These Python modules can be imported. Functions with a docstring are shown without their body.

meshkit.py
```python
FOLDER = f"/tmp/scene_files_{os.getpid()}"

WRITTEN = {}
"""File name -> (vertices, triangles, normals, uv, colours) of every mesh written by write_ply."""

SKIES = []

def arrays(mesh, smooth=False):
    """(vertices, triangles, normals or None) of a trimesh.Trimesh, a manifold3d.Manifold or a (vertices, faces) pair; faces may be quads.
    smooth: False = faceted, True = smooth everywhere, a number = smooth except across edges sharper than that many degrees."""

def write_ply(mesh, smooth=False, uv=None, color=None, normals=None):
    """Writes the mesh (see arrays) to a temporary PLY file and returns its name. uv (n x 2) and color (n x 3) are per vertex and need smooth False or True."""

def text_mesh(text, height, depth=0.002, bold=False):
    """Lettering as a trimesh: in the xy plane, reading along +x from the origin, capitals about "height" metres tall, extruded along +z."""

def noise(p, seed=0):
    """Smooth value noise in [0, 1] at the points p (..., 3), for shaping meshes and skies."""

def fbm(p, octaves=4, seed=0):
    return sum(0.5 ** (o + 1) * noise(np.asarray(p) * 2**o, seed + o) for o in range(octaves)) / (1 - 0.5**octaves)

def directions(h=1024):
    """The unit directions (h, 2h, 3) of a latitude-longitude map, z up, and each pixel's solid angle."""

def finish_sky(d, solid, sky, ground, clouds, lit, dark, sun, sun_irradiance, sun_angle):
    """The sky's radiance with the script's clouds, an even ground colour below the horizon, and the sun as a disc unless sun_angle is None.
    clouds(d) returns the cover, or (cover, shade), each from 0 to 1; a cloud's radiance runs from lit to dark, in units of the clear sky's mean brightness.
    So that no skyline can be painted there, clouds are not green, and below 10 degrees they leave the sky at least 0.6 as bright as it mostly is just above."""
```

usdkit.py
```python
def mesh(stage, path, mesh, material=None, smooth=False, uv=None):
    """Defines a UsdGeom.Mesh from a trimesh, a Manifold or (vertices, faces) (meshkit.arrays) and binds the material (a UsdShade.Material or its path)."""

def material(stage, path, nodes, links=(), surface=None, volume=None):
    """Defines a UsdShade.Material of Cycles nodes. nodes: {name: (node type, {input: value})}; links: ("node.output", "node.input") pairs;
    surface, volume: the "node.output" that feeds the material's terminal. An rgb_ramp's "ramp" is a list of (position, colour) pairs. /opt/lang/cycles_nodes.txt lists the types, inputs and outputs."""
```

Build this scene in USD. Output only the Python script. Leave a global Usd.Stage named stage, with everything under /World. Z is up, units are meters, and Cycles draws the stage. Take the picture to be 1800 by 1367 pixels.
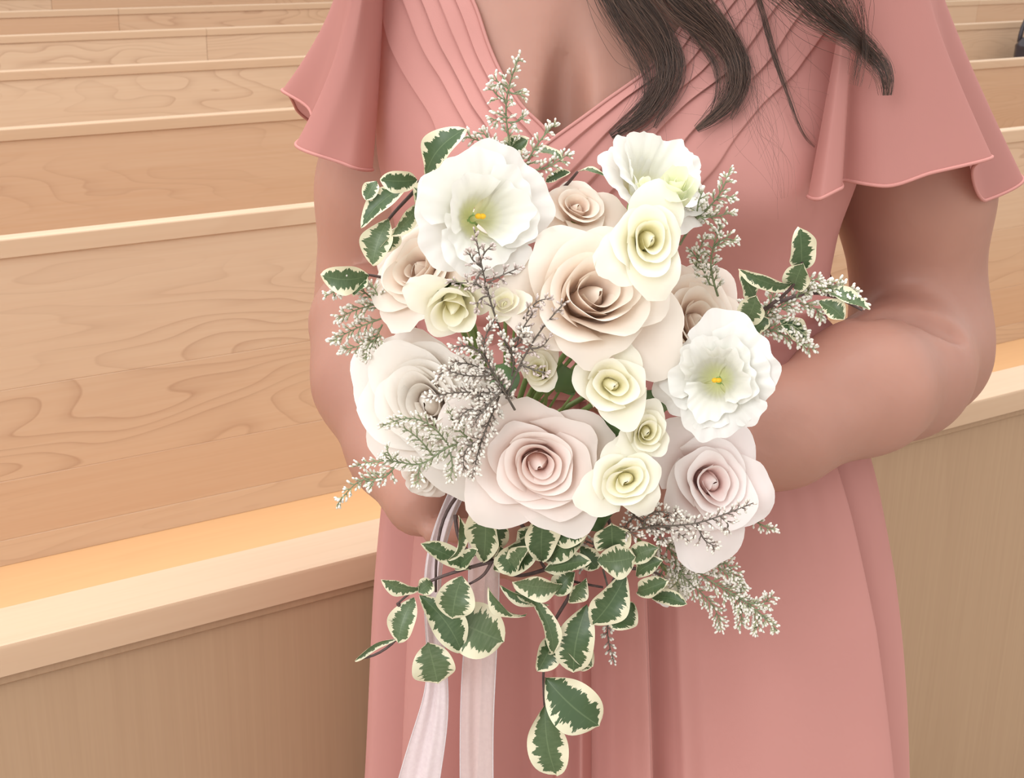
import math, random
import numpy as np, trimesh, usdkit, meshkit
from pxr import Usd, UsdGeom, UsdLux, UsdShade, Gf, Sdf, Vt

stage = Usd.Stage.CreateInMemory()
UsdGeom.SetStageUpAxis(stage, 'Z')
UsdGeom.Xform.Define(stage, '/World')
UsdGeom.Scope.Define(stage, '/World/Looks')

# ------------------------------------------------------------------ camera, light, exposure
TH, PH, FPX, CZ = math.radians(19.17), 0.016, 2500.0, 1.40
EXPOSURE = 0.0
CAM = np.array([0, 0, CZ])
FWD = np.array([0, math.cos(TH), -math.sin(TH)])
_rh, _uh = np.array([1.0, 0, 0]), np.array([0, math.sin(TH), math.cos(TH)])
RIGHT = math.cos(PH) * _rh + math.sin(PH) * _uh
UP = math.cos(PH) * _uh - math.sin(PH) * _rh
cam = UsdGeom.Camera.Define(stage, '/World/camera')
cam.AddTransformOp().Set(Gf.Matrix4d(*[float(x) for row in (list(RIGHT) + [0], list(UP) + [0], list(-FWD) + [0], list(CAM) + [1]) for x in row]))
cam.CreateHorizontalApertureAttr(36.0)
cam.CreateFocalLengthAttr(36.0 * FPX / 1800)
cam.CreateClippingRangeAttr(Gf.Vec2f(0.05, 200))
cam.CreateFStopAttr(32.0)
cam.CreateFocusDistanceAttr(1.0)
cam.CreateExposureAttr(EXPOSURE)

dome = UsdLux.DomeLight.Define(stage, '/World/dome_light')
dome.CreateIntensityAttr(0.38)
dome.CreateColorAttr(Gf.Vec3f(1.0, 0.97, 0.95))


def rect_light(name, pos, target, w, h, power, color):
    l = UsdLux.RectLight.Define(stage, '/World/' + name)
    l.CreateWidthAttr(w); l.CreateHeightAttr(h); l.CreateIntensityAttr(power); l.CreateColorAttr(Gf.Vec3f(*color))
    d = np.array(target, float) - np.array(pos, float); d /= np.linalg.norm(d)
    z = -d; x = np.cross([0, 1, 0.01], z); x /= np.linalg.norm(x); y = np.cross(z, x)
    l.AddTransformOp().Set(Gf.Matrix4d(*[float(v) for row in (list(x) + [0], list(y) + [0], list(z) + [0], list(pos) + [1]) for v in row]))


rect_light('skylight', (-0.4, 1.6, 5.2), (0.0, 1.8, 0), 4.2, 4.2, 3.0, (1.0, 0.98, 0.96))
rect_light('nave_window', (-2.6, -3.2, 3.6), (0.1, 1.2, 0.9), 3.0, 2.4, 5.6, (0.97, 0.98, 1.0))  # unseen rect light behind the camera, added as frontal fill


def ray(px, py):
    d = FWD * FPX + RIGHT * (px - 900) + UP * (683.5 - py)
    return d / d[1]


def at(px, py, Y):                       # the point at depth Y (metres in front of the camera) seen at a place in the photo
    return CAM + ray(px, py) * Y


def ppm(p):                              # pixels per metre at a point
    return FPX / float((np.asarray(p) - CAM) @ FWD)


def nrm(v):
    v = np.asarray(v, float)
    return v / (np.linalg.norm(v) + 1e-12)


# ------------------------------------------------------------------ helpers
used = {}


def free(parent, name):
    k = used.get((parent, name), 0)
    used[(parent, name)] = k + 1
    return f'{parent}/{name}' if k == 0 else f'{parent}/{name}_{k:03d}'


def tag(p, label=None, cat=None, group=None, kind=None):
    p = p.GetPrim() if hasattr(p, 'GetPrim') else p
    for k, v in (('label', label), ('category', cat), ('group', group), ('kind', kind)):
        if v:
            p.SetCustomDataByKey(k, v)
    return p


def thing(name, label=None, cat=None, group=None, loc=(0, 0, 0), rotz=0.0, kind=None, parent='/World'):
    path = free(parent, name)
    x = UsdGeom.Xform.Define(stage, path)
    x.AddTranslateOp().Set(Gf.Vec3d(*map(float, loc)))
    if rotz:
        x.AddRotateZOp().Set(math.degrees(rotz))
    tag(x, label, cat, group, kind)
    ORIGIN[path] = np.array(loc, float)
    return path


ORIGIN = {}


def obj(name, mesh, m, parent='/World', smooth=True, uv=None, label=None, kind=None, world=True):
    path = free(parent, name)
    if world and parent != '/World':      # the vertices are given in world space; move them into the thing's frame
        top = '/'.join(parent.split('/')[:3])
        o = ORIGIN.get(top, np.zeros(3))
        if isinstance(mesh, tuple):
            mesh = (np.asarray(mesh[0]) - o, mesh[1])
        else:
            mesh = mesh.copy(); mesh.apply_translation(-o)
    p = usdkit.mesh(stage, path, mesh, M[m], smooth=smooth, uv=uv)
    tag(p, label, None, None, kind)
    return path


def grid_faces(nr, nc, wrap=False):
    i, j = np.meshgrid(np.arange(nr - 1), np.arange(nc if wrap else nc - 1), indexing='ij')
    a = i * nc + j; b = i * nc + (j + 1) % nc
    return np.stack([a, b, b + nc, a + nc], -1).reshape(-1, 4)


def grid_uv(nr, nc):
    v, u = np.meshgrid(np.linspace(0, 1, nr), np.linspace(0, 1, nc), indexing='ij')
    return np.stack([u, v], -1).reshape(-1, 2)


def tri(f):
    f = np.asarray(f)
    return np.vstack([f[:, [0, 1, 2]], f[:, [0, 2, 3]]]) if f.shape[1] == 4 else f


def spline(pts, n):
    p = np.asarray(pts, float)
    if len(p) == 2:
        return p[0] + (p[1] - p[0]) * np.linspace(0, 1, n)[:, None]
    from scipy.interpolate import CubicSpline
    d = np.r_[0, np.cumsum(np.linalg.norm(np.diff(p[:, :3], axis=0), axis=1) ** 0.6)]
    return CubicSpline(d / d[-1], p, bc_type='natural')(np.linspace(0, 1, n))


def tube(pts, radii, sides=6):
    p = np.asarray(pts, float)
    t = np.gradient(p, axis=0); t /= np.linalg.norm(t, axis=1, keepdims=True) + 1e-12
    ref = nrm(np.cross(t[0], [0.3, 0.2, 0.9]))
    A = []
    for k in range(len(p)):
        ref = ref - t[k] * (ref @ t[k]); ref = nrm(ref); A.append(ref)
    A = np.array(A); B = np.cross(t, A)
    ang = np.arange(sides) * 2 * math.pi / sides
    r = np.broadcast_to(radii, (len(p),))[:, None, None]
    v = p[:, None] + r * (np.cos(ang)[None, :, None] * A[:, None] + np.sin(ang)[None, :, None] * B[:, None])
    f = tri(grid_faces(len(p), sides, True))
    n = len(p) * sides
    v = np.vstack([v.reshape(-1, 3), p[:1], p[-1:]])
    caps = [[n, (j + 1) % sides, j] for j in range(sides)] + [[n + 1, n - sides + j, n - sides + (j + 1) % sides] for j in range(sides)]
    return v, np.vstack([f, caps])


def join(parts):
    vs, fs, n = [], [], 0
    for v, f in parts:
        vs.append(v); fs.append(tri(f) + n); n += len(v)
    return np.vstack(vs), np.vstack(fs)


def chamfer_box(x0, x1, y0, y1, z0, z1, c=0.002):
    import manifold3d as mf
    pts = []
    for sx in (0, 1):
        for sy in (0, 1):
            for sz in (0, 1):
                p = np.array([(x0, x1)[sx], (y0, y1)[sy], (z0, z1)[sz]], float)
                s = np.array([1 - 2 * sx, 1 - 2 * sy, 1 - 2 * sz]) * c
                pts += [p + s * [0, 1, 1], p + s * [1, 0, 1], p + s * [1, 1, 0]]
    m = mf.Manifold.hull_points(np.array(pts)).to_mesh()
    return np.array(m.vert_properties[:, :3], float), np.array(m.tri_verts, int)


# ------------------------------------------------------------------ materials
M = {}


def mat(name, nodes, links, surface):
    M[name] = usdkit.material(stage, '/World/Looks/' + name, nodes, links, surface=surface)


def plain(name, color, rough=0.6, vary=0.08, scale=40, **kw):
    c = np.array(color)
    mat(name, {'tc': ('texture_coordinate', {}), 'n': ('noise_texture', {'scale': scale, 'detail': 3.0}),
               'r': ('rgb_ramp', {'ramp': [(0.3, tuple(c * (1 - vary))), (0.7, tuple(np.minimum(c * (1 + vary), 1)))]}),
               'p': ('principled_bsdf', {'roughness': rough, **kw})},
        [('tc.object', 'n.vector'), ('n.fac', 'r.fac'), ('r.color', 'p.base_color')], 'p.BSDF')


def wood(name, light, dark, line, along, rings=9.0, line_amount=0.5, rough=0.42):
    """maple: contour lines of a stretched noise give the cathedral figure; object random shifts and tints each board"""
    sc = (1.3, 7.0, 7.0) if along == 'x' else (5.0, 5.0, 0.55)
    fine = (3.0, 130.0, 130.0) if along == 'x' else (170.0, 170.0, 3.5)
    mat(name, {
        'tc': ('texture_coordinate', {}), 'oi': ('object_info', {}),
        'off': ('vector_math', {'math_type': 'scale', 'vector1': (17.0, 9.0, 31.0)}),
        'add': ('vector_math', {'math_type': 'add'}),
        'm1': ('mapping', {'scale': sc}), 'm2': ('mapping', {'scale': fine}),
        'n1': ('noise_texture', {'scale': 1.0, 'detail': 2.2, 'roughness': 0.42, 'distortion': 0.25}),
        'mul': ('math', {'math_type': 'multiply', 'value2': rings}),
        'fr': ('math', {'math_type': 'fraction'}),
        'ln': ('rgb_ramp', {'ramp': [(0.0, (1, 1, 1)), (0.08, (0.5, 0.5, 0.5)), (0.30, (0.12, 0.12, 0.12)), (0.6, (0, 0, 0)), (0.95, (0, 0, 0)), (1.0, (1, 1, 1))]}),
        'n3': ('noise_texture', {'scale': 0.9, 'detail': 1.0}),
        'sel': ('rgb_ramp', {'ramp': [(0.40, (0.05, 0.05, 0.05)), (0.62, (1, 1, 1))]}),
        'lm': ('math', {'math_type': 'multiply'}), 'lm2': ('math', {'math_type': 'multiply', 'value2': line_amount}),
        'n2': ('noise_texture', {'scale': 1.0, 'detail': 3.0, 'roughness': 0.6}),
        'tone': ('math', {'math_type': 'multiply_add', 'value2': 0.55, 'value3': 0.0}),
        'tone2': ('math', {'math_type': 'multiply_add', 'value2': 0.5}),
        'ramp': ('rgb_ramp', {'ramp': [(0.2, light), (0.8, dark)]}),
        'mixl': ('mix_color', {'blend_type': 'mix', 'b': line}),
        'p': ('principled_bsdf', {'roughness': rough, 'coat_weight': 0.12, 'coat_roughness': 0.25, 'specular_ior_level': 0.4})},
        [('oi.random', 'off.scale'), ('tc.object', 'add.vector1'), ('off.vector', 'add.vector2'), ('add.vector', 'm1.vector'), ('add.vector', 'm2.vector'),
         ('m1.vector', 'n1.vector'), ('n1.fac', 'mul.value1'), ('mul.value', 'fr.value1'), ('fr.value', 'ln.fac'), ('m1.vector', 'n3.vector'), ('n3.fac', 'sel.fac'),
         ('ln.color', 'lm.value1'), ('sel.color', 'lm.value2'), ('lm.value', 'lm2.value1'), ('m2.vector', 'n2.vector'),
         ('oi.random', 'tone.value1'), ('n2.fac', 'tone2.value1'), ('tone.value', 'tone2.value3'), ('tone2.value', 'ramp.fac'),
         ('ramp.color', 'mixl.a'), ('lm2.value', 'mixl.fac'), ('mixl.result', 'p.base_color')], 'p.BSDF')


wood('maple_board', (0.66, 0.485, 0.335), (0.58, 0.375, 0.238), (0.34, 0.18, 0.11), 'x', rings=24.0, line_amount=0.42)
wood('maple_cap', (0.64, 0.465, 0.315), (0.58, 0.395, 0.255), (0.50, 0.30, 0.18), 'x', rings=5.0, line_amount=0.2)
wood('maple_seat_warm_glow', (0.76, 0.48, 0.25), (0.72, 0.43, 0.21), (0.60, 0.34, 0.18), 'x', rings=5.0, line_amount=0.2)  # maple tinted more orange: warm glow of bounced light put into the seat's colour
wood('maple_veneer', (0.48, 0.325, 0.20), (0.39, 0.25, 0.15), (0.36, 0.22, 0.13), 'z', rings=4.0, line_amount=0.15, rough=0.5)
plain('floor_carpet', (0.42, 0.36, 0.30), 0.95, 0.12, 60)
plain('plaster', (0.74, 0.68, 0.60), 0.9, 0.03, 6)
plain('bag_leather', (0.035, 0.028, 0.035), 0.4, 0.2, 60)
plain('bag_lining', (0.30, 0.32, 0.42), 0.6, 0.1, 30)

# skin
mat('skin', {'tc': ('texture_coordinate', {}), 'n': ('noise_texture', {'scale': 9.0, 'detail': 4.0}), 'n2': ('noise_texture', {'scale': 260.0, 'detail': 2.0}),
             'r': ('rgb_ramp', {'ramp': [(0.3, (0.385, 0.195, 0.147)), (0.7, (0.46, 0.243, 0.184))]}),
             'b': ('bump', {'strength': 0.12, 'distance': 0.001}),
             'p': ('principled_bsdf', {'roughness': 0.5, 'subsurface_weight': 0.18, 'subsurface_radius': (1.0, 0.35, 0.2), 'subsurface_scale': 0.006, 'specular_ior_level': 0.35})},
    [('tc.object', 'n.vector'), ('tc.object', 'n2.vector'), ('n.fac', 'r.fac'), ('r.color', 'p.base_color'), ('n2.fac', 'b.height'), ('b.normal', 'p.normal')], 'p.BSDF')
plain('nail', (0.66, 0.38, 0.32), 0.3, 0.03)
plain('eye_white', (0.75, 0.72, 0.70), 0.3, 0.02)


def cloth(name, color, trans=0.18, fine=900.0):
    c = np.array(color)
    mat(name, {'tc': ('texture_coordinate', {}), 'n': ('noise_texture', {'scale': fine, 'detail': 1.0}), 'n2': ('noise_texture', {'scale': 5.0, 'detail': 2.0}),
               'r': ('rgb_ramp', {'ramp': [(0.3, tuple(c * 0.95)), (0.7, tuple(c * 1.04))]}),
               'b': ('bump', {'strength': 0.1, 'distance': 0.0006}),
               'p': ('principled_bsdf', {'roughness': 0.75, 'sheen_weight': 0.25, 'sheen_roughness': 0.5, 'sheen_tint': tuple(np.minimum(c * 1.3, 1)), 'specular_ior_level': 0.2}),
               't': ('translucent_bsdf', {}), 'mix': ('mix_closure', {'fac': trans})},
        [('tc.object', 'n.vector'), ('tc.object', 'n2.vector'), ('n2.fac', 'r.fac'), ('r.color', 'p.base_color'), ('r.color', 't.color'), ('n.fac', 'b.height'), ('b.normal', 'p.normal'),
         ('p.BSDF', 'mix.closure1'), ('t.BSDF', 'mix.closure2')], 'mix.closure')


cloth('chiffon', (0.56, 0.268, 0.240), 0.1)
cloth('chiffon_sleeve', (0.56, 0.268, 0.240), 0.3)
cloth('chiffon_hem', (0.60, 0.28, 0.25), 0.1)

mat('ribbon_silk', {'tc': ('texture_coordinate', {}), 'n': ('noise_texture', {'scale': 300.0}), 'r': ('rgb_ramp', {'ramp': [(0.3, (0.78, 0.70, 0.73)), (0.7, (0.84, 0.77, 0.79))]}),
                    'p': ('principled_bsdf', {'roughness': 0.45, 'sheen_weight': 0.2}), 't': ('transparent_bsdf', {}), 'mix': ('mix_closure', {'fac': 0.22})},
    [('tc.object', 'n.vector'), ('n.fac', 'r.fac'), ('r.color', 'p.base_color'), ('p.BSDF', 'mix.closure1'), ('t.BSDF', 'mix.closure2')], 'mix.closure')
mat('ribbon_sheer', {'tc': ('texture_coordinate', {}), 'n': ('noise_texture', {'scale': 300.0}), 'r': ('rgb_ramp', {'ramp': [(0.3, (0.78, 0.69, 0.68)), (0.7, (0.84, 0.75, 0.73))]}),
                     'p': ('principled_bsdf', {'roughness': 0.5, 'sheen_weight': 0.2}), 't': ('transparent_bsdf', {}), 'mix': ('mix_closure', {'fac': 0.42})},
    [('tc.object', 'n.vector'), ('n.fac', 'r.fac'), ('r.color', 'p.base_color'), ('p.BSDF', 'mix.closure1'), ('t.BSDF', 'mix.closure2')], 'mix.closure')


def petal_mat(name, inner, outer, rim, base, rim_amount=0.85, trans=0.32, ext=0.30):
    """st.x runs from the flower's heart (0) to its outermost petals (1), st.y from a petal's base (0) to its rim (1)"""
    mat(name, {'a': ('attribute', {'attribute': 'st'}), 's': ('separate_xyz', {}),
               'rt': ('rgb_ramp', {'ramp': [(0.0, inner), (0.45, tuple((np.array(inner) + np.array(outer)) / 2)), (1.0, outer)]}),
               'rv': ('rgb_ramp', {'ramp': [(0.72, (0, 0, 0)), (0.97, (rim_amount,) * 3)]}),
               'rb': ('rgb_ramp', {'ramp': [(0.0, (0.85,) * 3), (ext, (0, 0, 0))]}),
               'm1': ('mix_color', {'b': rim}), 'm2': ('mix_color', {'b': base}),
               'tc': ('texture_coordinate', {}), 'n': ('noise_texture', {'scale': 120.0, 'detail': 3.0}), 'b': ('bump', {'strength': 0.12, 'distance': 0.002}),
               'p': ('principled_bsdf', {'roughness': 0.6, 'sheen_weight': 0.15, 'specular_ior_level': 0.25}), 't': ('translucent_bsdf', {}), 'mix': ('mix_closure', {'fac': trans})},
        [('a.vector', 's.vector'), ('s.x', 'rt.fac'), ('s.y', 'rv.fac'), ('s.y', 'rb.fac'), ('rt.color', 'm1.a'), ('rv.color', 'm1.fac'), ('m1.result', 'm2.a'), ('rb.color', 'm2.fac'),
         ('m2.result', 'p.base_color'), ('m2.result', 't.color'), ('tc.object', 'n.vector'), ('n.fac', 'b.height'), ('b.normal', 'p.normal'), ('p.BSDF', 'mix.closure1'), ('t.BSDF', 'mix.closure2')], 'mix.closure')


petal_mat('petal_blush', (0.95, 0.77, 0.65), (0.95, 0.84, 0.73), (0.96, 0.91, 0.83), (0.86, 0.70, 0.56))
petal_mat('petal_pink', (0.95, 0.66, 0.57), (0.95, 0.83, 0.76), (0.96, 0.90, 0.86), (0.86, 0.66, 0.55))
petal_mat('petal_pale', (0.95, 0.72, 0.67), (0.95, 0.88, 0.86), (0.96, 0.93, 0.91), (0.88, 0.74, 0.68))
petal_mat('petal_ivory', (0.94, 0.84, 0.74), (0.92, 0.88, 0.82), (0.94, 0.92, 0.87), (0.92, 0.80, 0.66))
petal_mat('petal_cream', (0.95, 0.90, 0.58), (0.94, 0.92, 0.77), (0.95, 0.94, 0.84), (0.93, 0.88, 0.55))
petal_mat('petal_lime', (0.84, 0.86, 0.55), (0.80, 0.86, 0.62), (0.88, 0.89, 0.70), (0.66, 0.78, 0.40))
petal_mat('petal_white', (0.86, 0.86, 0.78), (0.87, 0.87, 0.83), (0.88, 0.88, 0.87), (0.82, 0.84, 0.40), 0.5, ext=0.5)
plain('stigma_yellow', (0.85, 0.50, 0.02), 0.6, 0.1)
plain('stigma_pale', (0.72, 0.75, 0.42), 0.6, 0.1)
plain('stem_green', (0.20, 0.30, 0.10), 0.5, 0.2)
plain('sepal_green', (0.27, 0.42, 0.14), 0.5, 0.2)
plain('rose_leaf_green', (0.09, 0.17, 0.06), 0.4, 0.2)
plain('twig_brown', (0.09, 0.055, 0.05), 0.6, 0.3, 200)
plain('sprig_stem', (0.20, 0.24, 0.13), 0.6, 0.3, 200)
plain('sprig_stem_dark', (0.13, 0.11, 0.09), 0.6, 0.3, 200)
plain('calyx_green', (0.40, 0.41, 0.27), 0.7, 0.3, 300)
plain('calyx_mauve', (0.36, 0.29, 0.25), 0.7, 0.3, 300)
plain('floret_white', (0.75, 0.72, 0.65), 0.7, 0.08, 300)
plain('floret_grey', (0.58, 0.50, 0.46), 0.7, 0.15, 300)

mat('leaf_variegated', {
    'a': ('attribute', {'attribute': 'st'}), 's': ('separate_xyz', {}), 'oi': ('object_info', {}),
    'ce': ('math', {'math_type': 'multiply_add', 'value2': 2.0, 'value3': -1.0}), 'ab': ('math', {'math_type': 'absolute'}),
    'side': ('math', {'math_type': 'greater_than', 'value2': 0.5}),
    'ro': ('math', {'math_type': 'multiply', 'value2': 40.0}),
    'vx': ('combine_xyz', {}), 'm': ('mapping', {'scale': (0.9, 11.0, 9.0)}), 'vad': ('vector_math', {'math_type': 'add'}), 'rv': ('combine_xyz', {}),
    'n': ('noise_texture', {'scale': 1.0, 'detail': 3.0, 'roughness': 0.65}),
    'nm': ('math', {'math_type': 'multiply_add', 'value2': 1.5, 'value3': -0.75}),
    'tipq': ('math', {'math_type': 'multiply_add', 'value2': 1.6, 'value3': -1.38}), 'tipm': ('math', {'math_type': 'maximum', 'value2': 0.0}), 'tips': ('math', {'math_type': 'multiply', 'value2': 3.0}),
    'e': ('math', {'math_type': 'add'}), 'e2': ('math', {'math_type': 'add'}),
    'g': ('rgb_ramp', {'ramp': [(0.0, (0, 0, 0)), (0.65, (0, 0, 0)), (0.70, (1, 1, 1)), (1.0, (1, 1, 1))]}),
    'n2': ('noise_texture', {'scale': 2.0, 'detail': 2.0}),
    'gr': ('rgb_ramp', {'ramp': [(0.3, (0.065, 0.115, 0.048)), (0.6, (0.11, 0.165, 0.075)), (0.8, (0.17, 0.225, 0.125))]}),
    'gm': ('math', {'math_type': 'multiply_add', 'value2': 0.5}), 'oh': ('math', {'math_type': 'multiply', 'value2': 0.45}),
    'rib': ('rgb_ramp', {'ramp': [(0.0, (0.5, 0.5, 0.5)), (0.05, (0, 0, 0))]}), 'mr': ('mix_color', {'b': (0.20, 0.28, 0.14)}),
    'mx': ('mix_color', {'b': (0.80, 0.77, 0.56)}),
    'p': ('principled_bsdf', {'roughness': 0.36, 'specular_ior_level': 0.45}), 't': ('translucent_bsdf', {}), 'mix': ('mix_closure', {'fac': 0.15})},
    [('a.vector', 's.vector'), ('s.x', 'ce.value1'), ('ce.value', 'ab.value1'), ('s.x', 'side.value1'), ('oi.random', 'ro.value1'),
     ('ab.value', 'vx.x'), ('s.y', 'vx.y'), ('side.value', 'vx.z'), ('vx.vector', 'm.vector'), ('m.vector', 'vad.vector1'), ('ro.value', 'rv.x'), ('ro.value', 'rv.y'), ('rv.vector', 'vad.vector2'), ('vad.vector', 'n.vector'),
     ('n.fac', 'nm.value1'), ('ab.value', 'e.value1'), ('nm.value', 'e.value2'), ('s.y', 'tipq.value1'), ('tipq.value', 'tipm.value1'), ('tipm.value', 'tips.value1'),
     ('e.value', 'e2.value1'), ('tips.value', 'e2.value2'), ('e2.value', 'g.fac'),
     ('vad.vector', 'n2.vector'), ('n2.fac', 'gm.value1'), ('oi.random', 'oh.value1'), ('oh.value', 'gm.value3'), ('gm.value', 'gr.fac'), ('ab.value', 'rib.fac'), ('gr.color', 'mr.a'), ('rib.color', 'mr.fac'),
     ('mr.result', 'mx.a'), ('g.color', 'mx.fac'), ('mx.result', 'p.base_color'), ('mx.result', 't.color'), ('p.BSDF', 'mix.closure1'), ('t.BSDF', 'mix.closure2')], 'mix.closure')

mat('hair_brown', {'hi': ('hair_info', {}), 'r': ('rgb_ramp', {'ramp': [(0.0, (0.030, 0.018, 0.013)), (0.5, (0.075, 0.042, 0.030)), (1.0, (0.20, 0.115, 0.08))]}), 'oi': ('attribute', {'attribute': 'tone'}),
                   'p': ('principled_bsdf', {'roughness': 0.38, 'specular_ior_level': 0.5})},
    [('oi.fac', 'r.fac'), ('r.color', 'p.base_color')], 'p.BSDF')

# ------------------------------------------------------------------ setting: floor, far wall
LIFT = 0
v = ray(5000, -125)
PE = nrm([v[0], v[1], 0]); PN = np.array([-PE[1], PE[0], 0])
PROT = math.atan2(PE[1], PE[0])
fl = obj('floor', chamfer_box(-11, 14, -5, 16, -0.1, 0.0, 0.005), 'floor_carpet', smooth=False)
tag(stage.GetPrimAtPath(fl), None, None, None, 'structure')


def pewbox(e0, e1, q0, q1, z0, z1, c=0.003):       # in a pew's own frame: along, away, up
    return chamfer_box(e0, e1, q0, q1, z0, z1, c)


def eq(px, py, z):
    d = ray(px, py); p = CAM + d * ((z - CZ) / d[2])
    return p @ PE, p @ PN


# ------------------------------------------------------------------ pews
TOP, Q0, PITCH, T = 0.95, 1.953, 0.945, 0.018
joint_l = eq(360, 49, TOP)[0]
joint_r = eq(1747, 2, TOP)[0]
joint_m = (joint_l + joint_r) / 2
E0, E1 = -3.2, 8.5
CUTS = [E0, joint_l, joint_m, joint_r, E1]
ORD = ['second', 'third', 'fourth', 'fifth', 'sixth', 'seventh']
for k in range(7):
    q = Q0 + k * PITCH
    o = PN * q
    lab = ('long front maple pew with low panelled front, directly behind the woman' if k == 0 else
           f'pale maple pew back in the {ORD[k - 1]} row behind the woman')
    pw = thing('pew', lab, 'pew', 'maple church pews in rows', loc=(o[0], o[1], 0), rotz=PROT)
    # y = 0 is the front face of the back at its top; boards run the pew's length
    zs = [0.47, 0.51, 0.60, 0.735, TOP - 0.027] if k == 0 else [0.47, 0.58, 0.73, TOP - 0.024]
    cuts = [E0, E1] if k == 0 else CUTS
    for a, b in zip(cuts[:-1], cuts[1:]):
        for za, zb in zip(zs[:-1], zs[1:]):
            obj('board', pewbox(a + 0.0006, b - 0.0006, 0.004, 0.004 + T, za, zb, 0.0008), 'maple_board', pw, smooth=False, world=False)
        # rounded top rail
        x = [a + 0.0006, b - 0.0006]; z0, z1 = zs[-1], TOP
        prof = [(0, z0), (0, z1 - 0.004)] + [(0.004 - 0.004 * math.cos(t), z1 - 0.004 + 0.004 * math.sin(t)) for t in np.linspace(0.3, math.pi / 2, 4)] + \
               [(T + 0.004 + 0.004 * math.sin(t), z1 - 0.004 + 0.004 * math.cos(t)) for t in np.linspace(0, math.pi / 2, 4)] + [(T + 0.008, z0)]
        vv = np.array([[xx, y, z] for xx in x for y, z in prof]); n = len(prof)
        ff = [[j, (j + 1) % n, n + (j + 1) % n, n + j] for j in range(n)]
        ff = tri(ff).tolist() + [[0, j + 1, j] for j in range(1, n - 1)] + [[n, n + j, n + j + 1] for j in range(1, n - 1)]
        obj('top_rail', (vv, np.array(ff)[:, ::-1]), 'maple_cap', pw, smooth=25, world=False)
    obj('seat', pewbox(E0, E1, -0.40, 0.016, 0.435, 0.47, 0.008), 'maple_seat_warm_glow', pw, smooth=False, world=False)
    for x in np.linspace(E0 + 0.03, E1 - 0.03, 7):
        obj('support', pewbox(x - 0.02, x + 0.02, -0.36, 0.004, 0.0, 0.435, 0.003), 'maple_veneer', pw, smooth=False, world=False)
    if k == 0:
        PEW0 = pw
        fq = 1.206 - q                            # low front with its moulded cap
        zc = 0.75
        for a, b in zip(CUTS[:-1], CUTS[1:]):
            pass
        obj('front_panel', pewbox(E0, E1, fq + 0.012, fq + 0.034, 0.0, zc - 0.032, 0.002), 'maple_veneer', pw, smooth=False, world=False)
        obj('front_moulding', pewbox(E0, E1, fq + 0.005, fq + 0.012, zc - 0.044, zc - 0.032, 0.002), 'maple_veneer', pw, smooth=False, world=False)
        prof = [(0.0, zc - 0.032), (0.0, zc - 0.005), (0.0015, zc - 0.0015), (0.005, zc), (0.072, zc), (0.075, zc - 0.003), (0.075, zc - 0.032)]
        vv = np.array([[xx, fq + y, z] for xx in (E0, E1) for y, z in prof]); n = len(prof)
        ff = [[j, (j + 1) % n, n + (j + 1) % n, n + j] for j in range(n)]
        ff = tri(ff).tolist() + [[0, j + 1, j] for j in range(1, n - 1)] + [[n, n + j, n + j + 1] for j in range(1, n - 1)]
        obj('front_cap', (vv, np.array(ff)[:, ::-1]), 'maple_cap', pw, smooth=25, world=False)
        for x in (E0 + 0.02, E1 - 0.02):
            obj('end_panel', pewbox(x - 0.02, x + 0.02, fq + 0.034, 0.006 + T, 0.0, 0.40, 0.003), 'maple_veneer', pw, smooth=False, world=False)

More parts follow.
